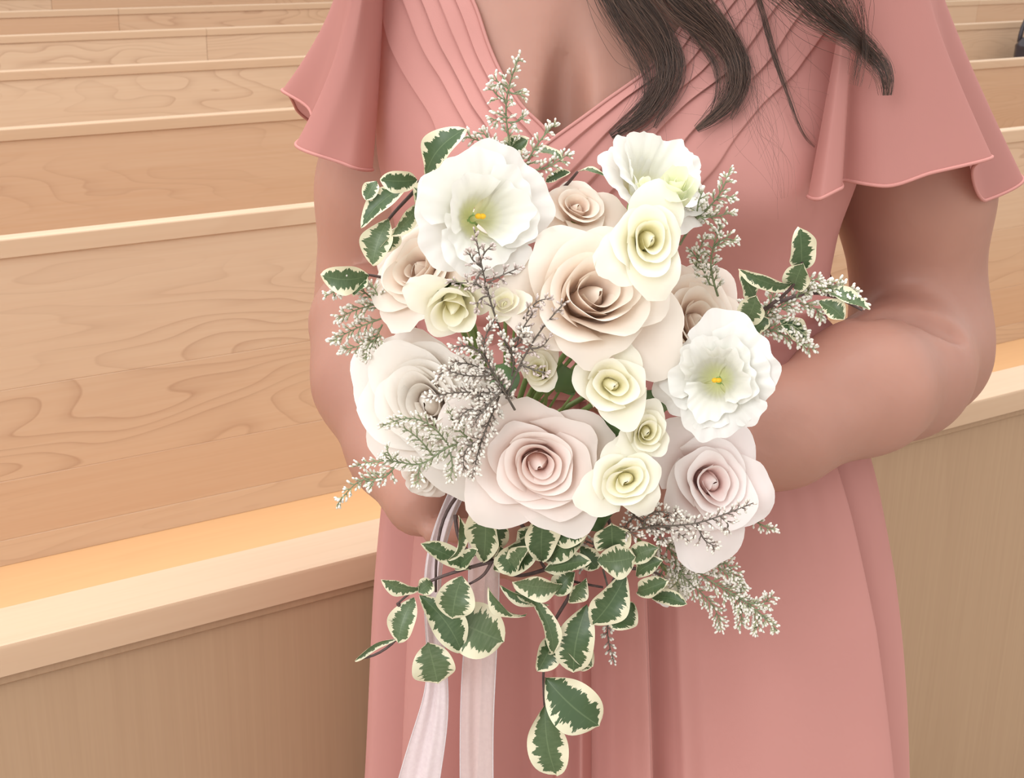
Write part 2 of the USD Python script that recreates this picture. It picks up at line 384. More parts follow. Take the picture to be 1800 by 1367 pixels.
qw = Q0 + 7 * PITCH + 0.6
ow = PN * qw
wl = thing('wall_back', None, None, None, loc=(ow[0], ow[1], 0), rotz=PROT, kind='structure')
obj('plaster_face', pewbox(-6, 13, 0, 0.1, 0, 4.0), 'plaster', wl, smooth=False, world=False)

# dark bag on the third pew's seat, at the right edge of the photo
qb = Q0 + 2 * PITCH - 0.14
db = ray(1828, 62); tb = (qb) / (db @ PN); pb = CAM + db * tb
bag = thing('tote_bag', 'dark leather bag standing on a pew seat at the upper right edge', 'bag', loc=(pb[0], pb[1], 0.47), rotz=PROT)
bx = chamfer_box(-0.10, 0.16, -0.06, 0.06, 0.0, 0.43, 0.03)
bx = trimesh.Trimesh(*bx).subdivide().subdivide()
bv = bx.vertices.copy(); bv[:, 0] *= 1 - 0.10 * np.clip((bv[:, 2] - 0.2) / 0.26, 0, 1); bx.vertices = bv
obj('bag_body', bx, 'bag_leather', bag, smooth=40, world=False)
for yy in (-0.05, 0.05):
    th = np.linspace(0, math.pi, 14)
    obj('handle', tube(np.stack([0.03 - 0.085 * np.cos(th), np.full(14, yy), 0.41 + 0.12 * np.sin(th)], 1), 0.009), 'bag_leather', bag, world=False)
obj('flap', chamfer_box(-0.07, 0.13, -0.068, -0.058, 0.30, 0.42, 0.004), 'bag_lining', bag, smooth=False, world=False)

# ------------------------------------------------------------------ the woman: torso function
PX, PY = 0.088, 1.245                     # where she stands


def lerpz(z, pts):
    pts = sorted(pts)
    from scipy.interpolate import PchipInterpolator
    a = np.array(pts)
    return PchipInterpolator(a[:, 0], a[:, 1])(np.clip(z, a[0, 0], a[-1, 0]))


A_PTS = [(0.0, .31), (0.5, .258), (0.75, .238), (0.88, .220), (0.97, .200), (1.04, .186), (1.12, .191), (1.20, .206), (1.27, .206), (1.315, .205), (1.345, .195), (1.37, .16), (1.39, .11), (1.41, .06), (1.43, .01)]
BF_PTS = [(0.0, .24), (0.5, .19), (0.75, .165), (0.88, .150), (0.97, .135), (1.04, .120), (1.12, .120), (1.20, .115), (1.27, .100), (1.315, .090), (1.345, .08), (1.37, .065), (1.39, .045), (1.41, .01)]
BB_PTS = [(0.0, .165), (0.5, .15), (0.75, .145), (0.88, .142), (0.97, .14), (1.04, .115), (1.12, .115), (1.20, .12), (1.27, .115), (1.315, .10), (1.345, .085), (1.37, .065), (1.39, .05), (1.41, .01)]
CX_PTS = [(0.0, .045), (0.6, .036), (0.9, .018), (1.1, 0.0), (1.4, 0.0)]
_zt = np.linspace(-0.05, 1.45, 800)
_tab = [np.array([lerpz(z, P) for z in _zt]) for P in (A_PTS, BF_PTS, BB_PTS, CX_PTS)]


def RT(th, z):
    """distance from the torso's axis to the dress's surface; th = 0 faces the camera, positive to the photo's right"""
    a, bf, bb, _ = (np.interp(z, _zt, t) for t in _tab)
    s, c = np.sin(th), np.cos(th)
    b = np.where(c > 0, bf, bb)
    p = 2.5
    r = (np.abs(s / a) ** p + np.abs(c / b) ** p) ** (-1 / p)
    x = r * s
    for sx in (-1, 1):
        r = r + np.where(c > 0, 1, 0) * 0.036 * np.exp(-((x - sx * 0.088) / 0.062) ** 2 - ((z - 1.185) / np.where(z > 1.185, 0.075, 0.055)) ** 2)
    r = r + np.where(c > 0, 1, 0) * 0.012 * np.exp(-(x / 0.12) ** 2 - ((z - 0.93) / 0.10) ** 2)
    return r


def torso_pt(th, z, off=0.0):
    th, z = np.broadcast_arrays(np.asarray(th, float), np.asarray(z, float))
    r = RT(th, z) + off
    cx = PX + np.interp(z, _zt, _tab[3])
    return np.stack([cx + r * np.sin(th), PY - r * np.cos(th), z], -1)


def torso_hit(px, py):
    """where the sight line through a place in the photo meets the dress: (theta, z, Y)"""
    d = ray(px, py)
    t = np.linspace(0.85, 1.5, 2600)
    p = CAM + d * t[:, None]
    dx, dy = p[:, 0] - PX - np.interp(p[:, 2], _zt, _tab[3]), p[:, 1] - PY
    th = np.arctan2(dx, -dy)
    inside = np.hypot(dx, dy) < RT(th, p[:, 2])
    k = int(np.argmax(inside)) if inside.any() else int(np.argmin(np.hypot(dx, dy) - RT(th, p[:, 2])))
    return th[k], p[k, 2], p[k, 1]


# ------------------------------------------------------------------ body: smooth union of tapered bones, then surface nets
class Field:
    def __init__(s, lo, hi, h):
        s.lo, s.h = np.array(lo, float), h
        s.n = np.ceil((np.array(hi) - lo) / h).astype(int) + 1
        s.f = np.full(s.n, 0.3, np.float32)

    def region(s, lo, hi):
        a = np.clip(((np.array(lo) - s.lo) / s.h).astype(int), 0, s.n - 1)
        b = np.clip(np.ceil((np.array(hi) - s.lo) / s.h).astype(int) + 1, 1, s.n)
        g = np.meshgrid(*[s.lo[i] + s.h * np.arange(a[i], b[i], dtype=np.float32) for i in range(3)], indexing='ij')
        return tuple(slice(a[i], b[i]) for i in range(3)), np.stack(g, -1).astype(np.float32)

    def add(s, d, sl, k):
        f = s.f[sl]
        h = np.maximum(k - np.abs(f - d), 0) / k
        s.f[sl] = np.minimum(f, d) - h * h * k * 0.25

    def cut(s, d, sl, k):
        f = s.f[sl]; d = -d
        h = np.maximum(k - np.abs(f - d), 0) / k
        s.f[sl] = np.maximum(f, d) + h * h * k * 0.25

    def bone(s, a, b, ra, rb, k=0.02):
        a, b = np.asarray(a, float), np.asarray(b, float)
        m = max(ra, rb) + k + 0.02
        sl, p = s.region(np.minimum(a, b) - m, np.maximum(a, b) + m)
        ab = b - a; L2 = float(ab @ ab) + 1e-12
        t = np.clip(((p - a) @ ab) / L2, 0, 1)
        d = np.linalg.norm(p - a - t[..., None] * ab, axis=-1) - (ra + (rb - ra) * t)
        s.add(d.astype(np.float32), sl, k)

    def ball(s, c, r, k=0.02, cut=False):
        c, r = np.asarray(c, float), np.broadcast_to(np.asarray(r, float), 3)
        sl, p = s.region(c - r - k - .02, c + r + k + .02)
        q = np.linalg.norm((p - c) / r, axis=-1)
        d = ((q - 1) * r.min()).astype(np.float32)
        (s.cut if cut else s.add)(d, sl, k)

    def mesh(s):
        f = s.f; ins = f < 0
        n = s.n
        c = np.zeros(n - 1, int); acc = np.zeros(tuple(n - 1) + (3,)); cnt = np.zeros(n - 1)
        corners = [(i, j, k) for i in (0, 1) for j in (0, 1) for k in (0, 1)]
        for i, j, k in corners:
            c += ins[i:n[0] - 1 + i, j:n[1] - 1 + j, k:n[2] - 1 + k]
        act = (c > 0) & (c < 8)
        idx = np.argwhere(act)
        num = -np.ones(n - 1, int); num[act] = np.arange(len(idx))
        acc = np.zeros((len(idx), 3)); cnt = np.zeros(len(idx))
        for u in range(len(corners)):
            for w in range(u + 1, len(corners)):
                d = np.array(corners[w]) - corners[u]
                if np.abs(d).sum() != 1:
                    continue
                A, B = idx + corners[u], idx + corners[w]
                fa, fb = f[tuple(A.T)], f[tuple(B.T)]
                m = (fa < 0) != (fb < 0)
                t = np.where(m, fa / np.where(m, fa - fb, 1), 0)
                acc[m] += (A + (B - A) * t[:, None])[m]; cnt[m] += 1
        V = s.lo + s.h * acc / cnt[:, None]
        Q = []
        for ax in range(3):
            d = np.eye(3, dtype=int)[ax]; e1, e2 = np.eye(3, dtype=int)[(ax + 1) % 3], np.eye(3, dtype=int)[(ax + 2) % 3]
            sl0 = tuple(slice(0, n[i] - d[i]) for i in range(3)); sl1 = tuple(slice(d[i], n[i]) for i in range(3))
            cr = np.argwhere(ins[sl0] != ins[sl1])
            cr = cr[(cr[:, (ax + 1) % 3] > 0) & (cr[:, (ax + 2) % 3] > 0) & (cr[:, (ax + 1) % 3] < n[(ax + 1) % 3] - 1) & (cr[:, (ax + 2) % 3] < n[(ax + 2) % 3] - 1)]
            q = np.stack([num[tuple((cr - e1 - e2).T)], num[tuple((cr - e2).T)], num[tuple(cr.T)], num[tuple((cr - e1).T)]], 1)
            flip = ~ins[tuple(cr.T)]
            q[flip] = q[flip][:, ::-1]
            Q.append(q)
        Q = np.vstack(Q)
        return V, tri(Q)


H = 0.0048
fld = Field((-0.32, 0.86, -0.03), (0.52, 1.56, 1.66), H)
# torso, 7 mm inside the dress
sl, p = fld.region((-0.32, 0.9, 0.80), (0.5, 1.55, 1.43))
dx, dy = p[..., 0] - PX - np.interp(p[..., 2], _zt, _tab[3]), p[..., 1] - PY
r_ = RT(np.arctan2(dx, -dy), p[..., 2])
fld.add(((np.hypot(dx, dy) - r_ + 0.008 + 0.10 * np.clip((1.0 - p[..., 2]) / 0.15, 0, 1)) * 0.8).astype(np.float32), sl, 0.01)
fld.bone((PX, PY + .02, 1.30), (PX, PY + .01, 1.44), .058, .054, .05)
for q, rr in (((1004, 150), .010), ((1000, 180), .012), ((994, 205), .012), ((988, 230), .010), ((984, 260), .008)):
    hz = torso_hit(*q); fld.ball(at(q[0], q[1], hz[2] - .002), (rr * .5, .013, .022), .022, cut=True)
# head and a plain face, above the frame
HC = np.array([PX, PY - .015, 1.545])
fld.ball(HC + (0, .012, .015), (.074, .092, .095), .02)
fld.ball(HC + (0, -.03, -.045), (.052, .055, .060), .03)
fld.ball(HC + (0, -.052, -.085), (.022, .022, .018), .02)
fld.bone(HC + (0, -.084, .008), HC + (0, -.104, -.026), .008, .012, .012)
for sx in (-1, 1):
    fld.ball(HC + (sx * .030, -.088, .008), (.016, .012, .011), .012, cut=True)
    fld.ball(HC + (sx * .076, .012, -.012), (.008, .018, .030), .008)
fld.ball(HC + (0, -.083, -.050), (.024, .010, .0055), .006)
fld.ball(HC + (0, -.081, -.060), (.020, .010, .0060), .006)
# legs and feet under the skirt
for sx in (-1, 1):
    hip, kn, an = np.array([PX + .02 + sx * .07, PY + .03, .84]), np.array([PX + .03 + sx * .075, PY + .02, .47]), np.array([PX + .02 + sx * .08, PY + .02, .075])
    fld.bone(hip, kn, .065, .052, .03); fld.bone(kn, an, .056, .038, .03)
    fld.bone(an + (0, .015, -.045), an + (sx * .02, -.15, -.053), .030, .022, .03)

# the arm on the photo's right (her left)
S_l, E_l = at(1525, 30, 1.290), at(1618, 612, 1.318)
W_l = at(1270, 808, 1.045)
m_l = at(1606, 330, 1.300)
fld.bone((PX + .13, PY + .035, 1.315), S_l, .050, .054, .025)
fld.bone(S_l, m_l, .054, .0675, .03); fld.bone(m_l, E_l, .0675, .060, .03)
f1 = at(1522, 680, 1.135)
fld.bone(at(1619, 618, 1.285), at(1585, 650, 1.205), .0605, .0565, .04); fld.bone(at(1585, 650, 1.205), f1, .0560, .0540, .03); fld.bone(f1, at(1370, 758, 1.075), .0540, .0430, .02); fld.bone(at(1370, 758, 1.075), W_l, .0445, .031, .02)
def skin_hit(px, py):                              # where a sight line meets the body so far
    d = ray(px, py); t = np.linspace(0.95, 1.5, 1400); p = CAM + d * t[:, None]
    i = np.clip(np.rint((p - fld.lo) / fld.h).astype(int), 0, fld.n - 1)
    k = np.argmax(fld.f[i[:, 0], i[:, 1], i[:, 2]] < 0)
    return p[k]


crease = spline(np.array([(1520, 553, 0), (1574, 549, 0), (1619, 558, 0), (1660, 574, 0), (1688, 588, 0)], float), 34)
crease_pts = [skin_hit(q[0], q[1]) for q in crease]   # the crease in the bend of the elbow
for j, q in enumerate(crease_pts):
    fld.ball(q, .0062 * (1 - .55 * (j / 33) ** 2), .012, cut=True)
# the arm on the photo's left (her right)
S_r, E_r = at(722, 30, 1.285), at(656, 560, 1.315)
m_r = at(687, 330, 1.30)
W_r = at(735, 875, 1.055)
fld.bone((PX - .13, PY + .035, 1.315), S_r, .048, .052, .025)
fld.bone(S_r, m_r, .054, .063, .03); fld.bone(m_r, E_r, .063, .058, .03)
g1 = at(662, 670, 1.175)
fld.bone(at(650, 570, 1.215), g1, .0545, .052, .005); fld.bone(g1, at(698, 790, 1.12), .053, .039, .02); fld.bone(at(698, 790, 1.12), W_r, .039, .029, .02)

# hands closing on the bouquet's handle
HT, HB = at(890, 800, 1.03), at(880, 935, 1.035)         # axis of the handle, top and bottom
haxis = nrm(HT - HB)


def hand(wrist, knuckle_mid, finger_dir, across, back, thumb_dir, thumb_side):
    """palm from the wrist to the knuckles; each finger a chain curling round the handle"""
    pal = [knuckle_mid + across * o for o in (.030, .010, -.010, -.029)]
    for q in pal:
        fld.bone(wrist + (q - knuckle_mid) * 0.5, q, .0145, .0115, .012)
    ends = []
    for q, L in zip(pal, (.92, 1.0, .95, .78)):
        d, pcur, rr = finger_dir.copy(), q, .0098
        for seg, turn in ((.040, 0.45), (.027, 0.75), (.021, 0.7)):
            d = nrm(d * math.cos(turn) - back * math.sin(turn)); back2 = nrm(back - d * (back @ d))
            nx = pcur + d * seg * L
            fld.bone(pcur, nx, rr, rr - .0009, .004); pcur = nx; rr -= .0009; back = back2
        ends.append((pcur, d))
        back = back0 if False else hand_back[0]
    t0 = wrist + (pal[0] - wrist) * 0.35 + thumb_side * .018
    t1 = t0 + nrm(thumb_dir + thumb_side * 0.6) * .042; t2 = t1 + nrm(thumb_dir) * .032
    fld.bone(t0, t1, .0145, .0115, .010); fld.bone(t1, t2, .0112, .009, .004)
    return ends, t2


hand_back = [None]
# her right hand reaches across under the flowers from the left
k_r = at(850, 890, 1.072)
hand_back[0] = nrm(np.array([0.1, 0.95, 0.2]))
ends_r, thumb_r = hand(W_r, k_r, nrm(k_r - W_r), haxis, hand_back[0], nrm(at(850, 850, 1.02) - at(780, 870, 1.03)), haxis)
# her left hand closes over it from the right; one fingertip shows beside the ribbon
k_l = at(985, 930, 0.985)
hand_back[0] = nrm(np.array([0.15, -0.95, 0.1]))
ends_l, thumb_l = hand(W_l, k_l, nrm(k_l - W_l), haxis, hand_back[0], nrm(at(930, 850, 1.0) - at(1020, 880, 1.0)), haxis)
tip_c = at(757, 936, 1.028)
fld.bone(at(820, 930, 1.03), tip_c, .0100, .0085, .006)

BV, BF = fld.mesh()
from scipy.sparse import coo_matrix
_e = np.vstack([BF[:, [0, 1]], BF[:, [1, 2]], BF[:, [2, 0]]]); _e = np.unique(np.sort(np.vstack([_e, _e[:, ::-1]]), axis=1), axis=0)
_A = coo_matrix((np.ones(2 * len(_e)), (np.r_[_e[:, 0], _e[:, 1]], np.r_[_e[:, 1], _e[:, 0]])), shape=(len(BV),) * 2).tocsr()
_deg = np.maximum(np.asarray(_A.sum(1)), 1)
for _k in range(8):
    BV = BV + (0.5 if _k % 2 == 0 else -0.42) * (_A @ BV / _deg - BV)
bm = trimesh.Trimesh(BV, BF, process=False)

woman = thing('person', 'woman in a dusty pink flutter-sleeve dress holding a bouquet with both hands', 'person', loc=(PX, PY, 0))
obj('body', bm, 'skin', woman, label='bare arms, chest and hands of the woman')
for sx in (-1, 1):
    e = trimesh.creation.icosphere(2, 0.0115); e.vertices *= [1, 1, .72]; e.apply_translation(HC + (sx * .030, -.0715, .008))
    ey = obj('eye', e, 'eye_white', woman)
    ir = trimesh.creation.icosphere(2, 0.0058); ir.vertices *= [1, .35, 1]; ir.apply_translation(HC + (sx * .030, -.0822, .008))
    obj('iris', ir, 'twig_brown', ey)

# ------------------------------------------------------------------ dress
dress = free(woman, 'dress')
UsdGeom.Xform.Define(stage, dress); tag(stage.GetPrimAtPath(dress), 'dusty pink chiffon dress')


def edge_curve(pts, zs):
    """a neckline edge seen in the photo as (theta as a function of z)"""
    h = np.array([torso_hit(*q)[:2] for q in pts])
    h = h[np.argsort(h[:, 1])]
    from scipy.interpolate import PchipInterpolator
    z, i = np.unique(np.round(h[:, 1], 4), return_index=True)
    f = PchipInterpolator(z, h[i, 0], extrapolate=False)
    out = f(zs)
    out = np.where(zs < z[0], h[i, 0][0] + (zs - z[0]) * (f.derivative()(z[0] + 1e-3)), out)
    out = np.where(zs > z[-1], h[i, 0][-1] + (zs - z[-1]) * (f.derivative()(z[-1] - 1e-3)), out)
    return out


ZW = 1.045


def panel(name, edge_pts, sign, lift, pleats, fade):
    """one wrapped half of the bodice: columns run from its neckline edge round the side to the middle of the back; pleats are folded steps along the columns"""
    nr, nc = 150, 330
    zs = np.linspace(1.375, ZW - 0.02, nr)
    th_e = np.clip(edge_curve(edge_pts, zs), -1.25, 1.25)
    u = np.r_[np.linspace(0, 0.5, 230), np.linspace(0.5, 1, 101)[1:]]
    thb = sign * (math.pi + 0.02)
    th = th_e[:, None] + u[None, :] * (thb - th_e[:, None])
    step = np.zeros_like(th)
    for j, (u0, u1, hgt) in enumerate(pleats):
        w = np.clip((u - u0) / (u1 - u0), 0, 1)
        s = np.where((u >= u0) & (u < u1), w ** 0.8, 0.0) * hgt
        s *= np.clip((u1 - u) / 0.0045, 0, 1)
        fz = np.interp(zs, [ZW, 1.12, 1.2, 1.3, 1.37], fade)
        step += s[None, :] * fz[:, None]
    off = lift + 0.0015 + step
    off = off + 0.004 * np.exp(-(u / 0.02) ** 2)[None, :] * 0
    wr = meshkit.fbm(np.stack([th * 3.0, zs[:, None] * 9 + 0 * th, 0 * th + sign], -1), 3, 5) - 0.5
    off = off + 0.006 * wr
    P = torso_pt(th, zs[:, None] + 0 * th, off)
    f = grid_faces(nr, nc)
    if sign > 0:
        f = f[:, ::-1]
    obj(name, (P.reshape(-1, 3), f), 'chiffon', dress)
    # turned edge along the neckline
    e = P[:, 0] + 0
    obj('neckline_edge', tube(e, 0.0016, 6), 'chiffon', dress)


pl_left = [(0.004, .030, .0045), (.030, .060, .005), (.060, .092, .005), (.092, .128, .0055), (.128, .20, .004)]
panel('bodice_panel', [(815, -30), (830, 0), (868, 100), (915, 180), (960, 228), (1010, 300), (1060, 400)], -1, 0.0, pl_left, [0.25, .5, .8, 1.0, 1.0])
pl_right = [(0.004, .035, .004), (.035, .075, .0045), (.075, .115, .005), (.115, .160, .005), (.160, .21, .005), (.21, .27, .004)]
panel('bodice_panel', [(1250, -30), (1225, 0), (1140, 118), (1060, 180), (985, 236), (900, 300), (780, 390), (680, 470)], 1, 0.0035, pl_right, [0.5, .7, .9, 1.0, 1.0])

# waistband, ruched
nr, nc = 46, 260
zs = np.linspace(1.085, 1.005, nr); th = np.linspace(-math.pi, math.pi, nc)
TT, ZZ = np.meshgrid(th, zs)
ru = 0
for (fr, ph, sk, am) in ((150, 0.3, 0.020, .0016), (95, 1.2, -0.03, .0018), (210, 2.0, 0.012, .0009)):
    ru = ru + 1.9 * am * np.sin(fr * (ZZ + sk * TT + 0.006 * np.sin(TT * 3 + ph)) * 1.0 + ph * 3)
ed = np.clip(np.minimum((1.085 - ZZ), (ZZ - 1.005)) / 0.01, 0, 1)
Pw = torso_pt(TT, ZZ, 0.010 + ru * ed - 0.004 * (1 - ed))
obj('waistband', (Pw.reshape(-1, 3), grid_faces(nr, nc)), 'chiffon', dress)

# skirt: gathered folds set out from where the photo shows them
nr, nc = 150, 720
zs = np.r_[np.linspace(1.035, 0.5, 110), np.linspace(0.5, 0.012, 41)[1:]]
th = np.linspace(-math.pi, math.pi, nc)


def fold_u(px):                               # where a fold seen at the photo's bottom edge lies round the skirt
    return torso_hit(px, 1330)[0]


fx = [(655, 0.0), (690, .006), (716, -.004), (735, .004), (775, .006), (812, -.006), (850, .002), (882, .009), (890, -.012), (925, -.016), (960, -.010), (1000, -.012), (1021, -.002), (1024, -.011),
      (1075, -.006), (1115, .004), (1140, .009), (1147, -.003), (1185, .001), (1196, .003), (1240, .0), (1330, .006), (1430, .010), (1482, .014), (1494, .010), (1499, -.018), (1510, -.012), (1545, .003), (1572, .006)]
fth = np.array([fold_u(a) for a, _ in fx]); fh = np.array([b for _, b in fx])
o = np.argsort(fth); fth, fh = fth[o], fh[o]
back = np.array([-math.pi, -2.8, -2.4, -2.1]); 
xs_ = np.r_[-math.pi, -2.7, -2.3, -1.95, fth, 1.95, 2.3, 2.7, math.pi]
ys_ = np.r_[0, .008, -.008, .006, fh, .006, -.008, .008, 0]
from scipy.interpolate import PchipInterpolator
kk = np.r_[True, np.diff(xs_) > 1e-4]
fold = PchipInterpolator(xs_[kk], ys_[kk])(th)
TT, ZZ = np.meshgrid(th, zs)
amp = np.interp(ZZ, [0, 0.6, 0.8, 0.95, 1.035], [2.2, 1.25, 1.0, 0.55, 0.12])
gath = 0.0012 * np.sin(TT * 60 + 2 * np.sin(TT * 7)) * np.interp(ZZ, [0.85, 1.0, 1.035], [0, 1, 1])
Ps = torso_pt(TT, ZZ, 0.004 + fold[None] * amp * 2.6 + gath + 0.003 * (meshkit.fbm(np.stack([TT * 5, ZZ * 2.5, 0 * TT], -1), 2, 3) - .5))
obj('skirt', (Ps.reshape(-1, 3), grid_faces(nr, nc)), 'chiffon', dress)


# flutter sleeves: columns of (top, hem) set out round the arm
def sleeve(cols, shoulder, ex):
    K = np.array([np.r_[at(*t), at(*h)] for t, h in cols])
    n = 150
    C = spline(K, n) if False else None
    d = np.r_[0, np.cumsum(np.linalg.norm(np.diff(K[:, 3:], axis=0), axis=1))]
    C = PchipInterpolator(d / d[-1], K)(np.linspace(0, 1, n))
    top, hem = C[:, :3], C[:, 3:]
    rows, nv = [], 50
    for v in np.linspace(0, 1, nv):
        if v < 0.2:
            w = v / 0.2
            rows.append(shoulder[None] * (1 - w) + top * w + (np.array([0, 0, 0.012]) * math.sin(math.pi * w))[None])
        else:
            w = (v - 0.2) / 0.8
            lat = w ** ex
            p = top + (hem - top) * np.array([1, 1, 0]) * lat + (hem - top) * np.array([0, 0, 1]) * w
            rows.append(p)
    P = np.array(rows)
    # smooth the columns where folds are close together, less so at the hem
    sp = obj('sleeve', (P.reshape(-1, 3), grid_faces(nv, n)), 'chiffon_sleeve', dress)
    e = P[-1]
    obj('sleeve_hem', tube(e, 0.0015, 6), 'chiffon_hem', dress, label='narrow stitched rolled hem')


sleeve([((674, -60, 1.20), (655, 298, 1.185)), ((655, -60, 1.17), (612, 291, 1.150)), ((640, -60, 1.155), (562, 274, 1.150)), ((628, -60, 1.155), (520, 253, 1.17)),
        ((612, -60, 1.17), (552, 225, 1.21)), ((606, -60, 1.19), (545, 194, 1.225)), ((600, -60, 1.22), (496, 158, 1.26)), ((600, -60, 1.28), (520, 190, 1.33)), ((640, -60, 1.33), (600, 250, 1.37)), ((700, -60, 1.345), (690, 290, 1.37))],
       np.array([PX - .15, PY + .0, 1.385]), 1.5)
sleeve([((1492, -60, 1.150), (1420, 345, 1.112)), ((1498, -60, 1.145), (1445, 348, 1.088)), ((1504, -60, 1.145), (1478, 331, 1.098)), ((1510, -60, 1.15), (1482, 316, 1.14)), ((1535, -60, 1.15), (1555, 327, 1.125)),
        ((1570, -60, 1.15), (1640, 303, 1.13)), ((1612, -60, 1.16), (1744, 275, 1.155)), ((1626, -60, 1.18), (1712, 292, 1.20)), ((1634, -60, 1.21), (1733, 352, 1.235)), ((1642, -60, 1.24), (1798, 312, 1.28)),
        ((1628, -60, 1.28), (1760, 280, 1.34)), ((1590, -60, 1.33), (1640, 290, 1.38)), ((1530, -60, 1.345), (1530, 300, 1.38))],
       np.array([PX + .15, PY + .0, 1.385]), 1.12)

# ------------------------------------------------------------------ hair
hair = free(woman, 'hair')
hm = trimesh.creation.icosphere(4, 1.0)
hv = hm.vertices * np.array([.088, .100, .105]); hv[:, 1] += .018
cutm = (hv[:, 1] < -.045) & (hv[:, 2] < .055)
hv[cutm, 1] = np.maximum(hv[cutm, 1], -.045)
hm.vertices = hv + HC + (0, .006, .022)
m_ = usdkit.mesh(stage, hair, (np.asarray(hm.vertices) - ORIGIN[woman], hm.faces), M['hair_brown'], smooth=True)
tag(m_, 'long wavy dark brown hair')


def lock(path, n, seed, tip=0.12, spread=1.0, width=0.00034, lift=0.014, fray=0.93, label=None):
    """strands following one wavy lock; path: (px, py, half width in pixels)"""
    rng = np.random.default_rng(seed)
    P = []
    for (x, y, w) in path:
        Y = torso_hit(x, max(y, -40))[2] - lift
        p = at(x, y, Y)
        P.append(np.r_[p, w / ppm(p)])
    if not label:
        up = [np.r_[HC + (.060, .010, .030), .012], np.r_[HC + (.078, -.020, -.075), .016]]
        ex = 14
        C = np.vstack([spline(np.array(up + P[:1]), ex + 1)[:-1], spline(np.array(P), 26)])
    else:
        ex = 0
        C = spline(np.array(P), 26)
    pts, ws, cnt, tone = [], [], [], []
    tan = np.gradient(C[:, :3], axis=0)
    side = np.cross(tan, -FWD); side /= np.linalg.norm(side, axis=1, keepdims=True)
    for i in range(n):
        a, b = rng.normal(0, 0.5) * (1.5 if rng.random() < .12 else 1.0), rng.uniform(-.5, .5)
        ph, am, fq = rng.uniform(0, 6.28), rng.uniform(0.05, 0.35) * spread, rng.uniform(0.6, 1.6)
        end = len(C) - (0 if rng.random() > fray else int(11 * rng.random() ** 1.7))
        st = 0
        s = np.r_[np.zeros(ex), np.linspace(0, 1, 26)][st:end]
        o = a + am * np.sin(ph + s * 6.28 * fq) + (rng.normal(0, 0.6) * spread * np.maximum(0, s - 0.55) * 3.0)
        w = np.maximum(C[st:end, 3], 0.0004)
        q = C[st:end, :3] + side[st:end] * (o * w)[:, None] - FWD * ((b * w * 0.7 + 0.001))[:, None]
        pts.append(q); cnt.append(len(q)); ws.append(np.linspace(width, width * 0.45, len(q))); tone.append(rng.random() ** 1.6)
    path_ = free(hair, 'hair_lock')
    c = UsdGeom.BasisCurves.Define(stage, path_)
    c.CreateTypeAttr('linear')
    c.CreatePointsAttr(Vt.Vec3fArray.FromNumpy((np.vstack(pts) - ORIGIN[woman]).astype(np.float32)))
    c.CreateCurveVertexCountsAttr(Vt.IntArray([int(x) for x in cnt]))
    c.CreateWidthsAttr(Vt.FloatArray.FromNumpy(np.concatenate(ws).astype(np.float32))); c.SetWidthsInterpolation('vertex')
    UsdGeom.PrimvarsAPI(c).CreatePrimvar('tone', Sdf.ValueTypeNames.FloatArray, 'uniform').Set(Vt.FloatArray([float(t) for t in tone]))
    UsdShade.MaterialBindingAPI.Apply(c.GetPrim()).Bind(M['hair_brown'])
    tag(c, label)


lock([(1065, -60, 30), (1105, 10, 34), (1150, 70, 32), (1168, 125, 24), (1150, 175, 19), (1118, 210, 13), (1074, 240, 4)], 330, 1)
lock([(1085, -60, 16), (1135, 10, 14), (1185, 80, 10), (1196, 125, 8), (1180, 170, 7), (1160, 205, 4), (1150, 225, 2)], 70, 31)
lock([(1040, -60, 12), (1078, 20, 10), (1118, 90, 9), (1138, 150, 7), (1128, 190, 5), (1105, 225, 2)], 60, 32)
lock([(1150, -60, 36), (1200, 5, 40), (1260, 60, 27), (1292, 115, 18), (1290, 160, 16), (1262, 198, 10), (1224, 228, 3)], 310, 2)
lock([(1190, -60, 16), (1235, 10, 14), (1290, 70, 10), (1312, 120, 8), (1306, 165, 6), (1285, 210, 3)], 70, 33)
lock([(1150, -60, 12), (1205, 40, 10), (1255, 110, 8), (1262, 160, 6), (1250, 200, 3)], 50, 34)
lock([(1310, -60, 6), (1340, 20, 6), (1362, 100, 5), (1385, 165, 4), (1412, 235, 3), (1432, 258, 3)], 34, 3)
lock([(1370, -60, 40), (1440, 10, 36), (1490, 55, 22), (1530, 95, 15), (1555, 130, 10), (1558, 168, 5)], 330, 4, lift=0.10)
lock([(1470, -60, 45), (1500, 20, 30), (1510, 90, 14), (1500, 150, 8)], 60, 14, lift=0.09)
for i, pth in enumerate([[(1200, -40, 30), (1250, 60, 60), (1310, 160, 70), (1300, 260, 60)], [(1060, -40, 10), (1110, 100, 26), (1130, 190, 30), (1080, 250, 40)],
                         [(1340, -40, 30), (1380, 80, 50), (1420, 180, 50), (1440, 250, 20)], [(1260, -40, 40), (1310, 100, 50), (1330, 210, 40), (1270, 300, 50)], [(1100, -40, 60), (1200, 40, 80), (1330, 60, 60), (1370, 20, 40)],
                         [(1310, 100, 20), (1330, 200, 30), (1350, 260, 30), (1372, 350, 8)]]):
    lock(pth, 13, 20 + i, width=0.00016, lift=0.02, spread=1.6, label='loose flyaway strands')

exec_flowers = True
# ------------------------------------------------------------------ flowers
def frame(ox, oy, roll=0.0):
    n = nrm(-FWD + RIGHT * ox + UP * oy)
    x = nrm(np.cross(UP, n)); y = np.cross(n, x)
    c, s = math.cos(roll), math.sin(roll)
    return np.stack([c * x + s * y, -s * x + c * y, n], 1)      # columns: local x, y, z


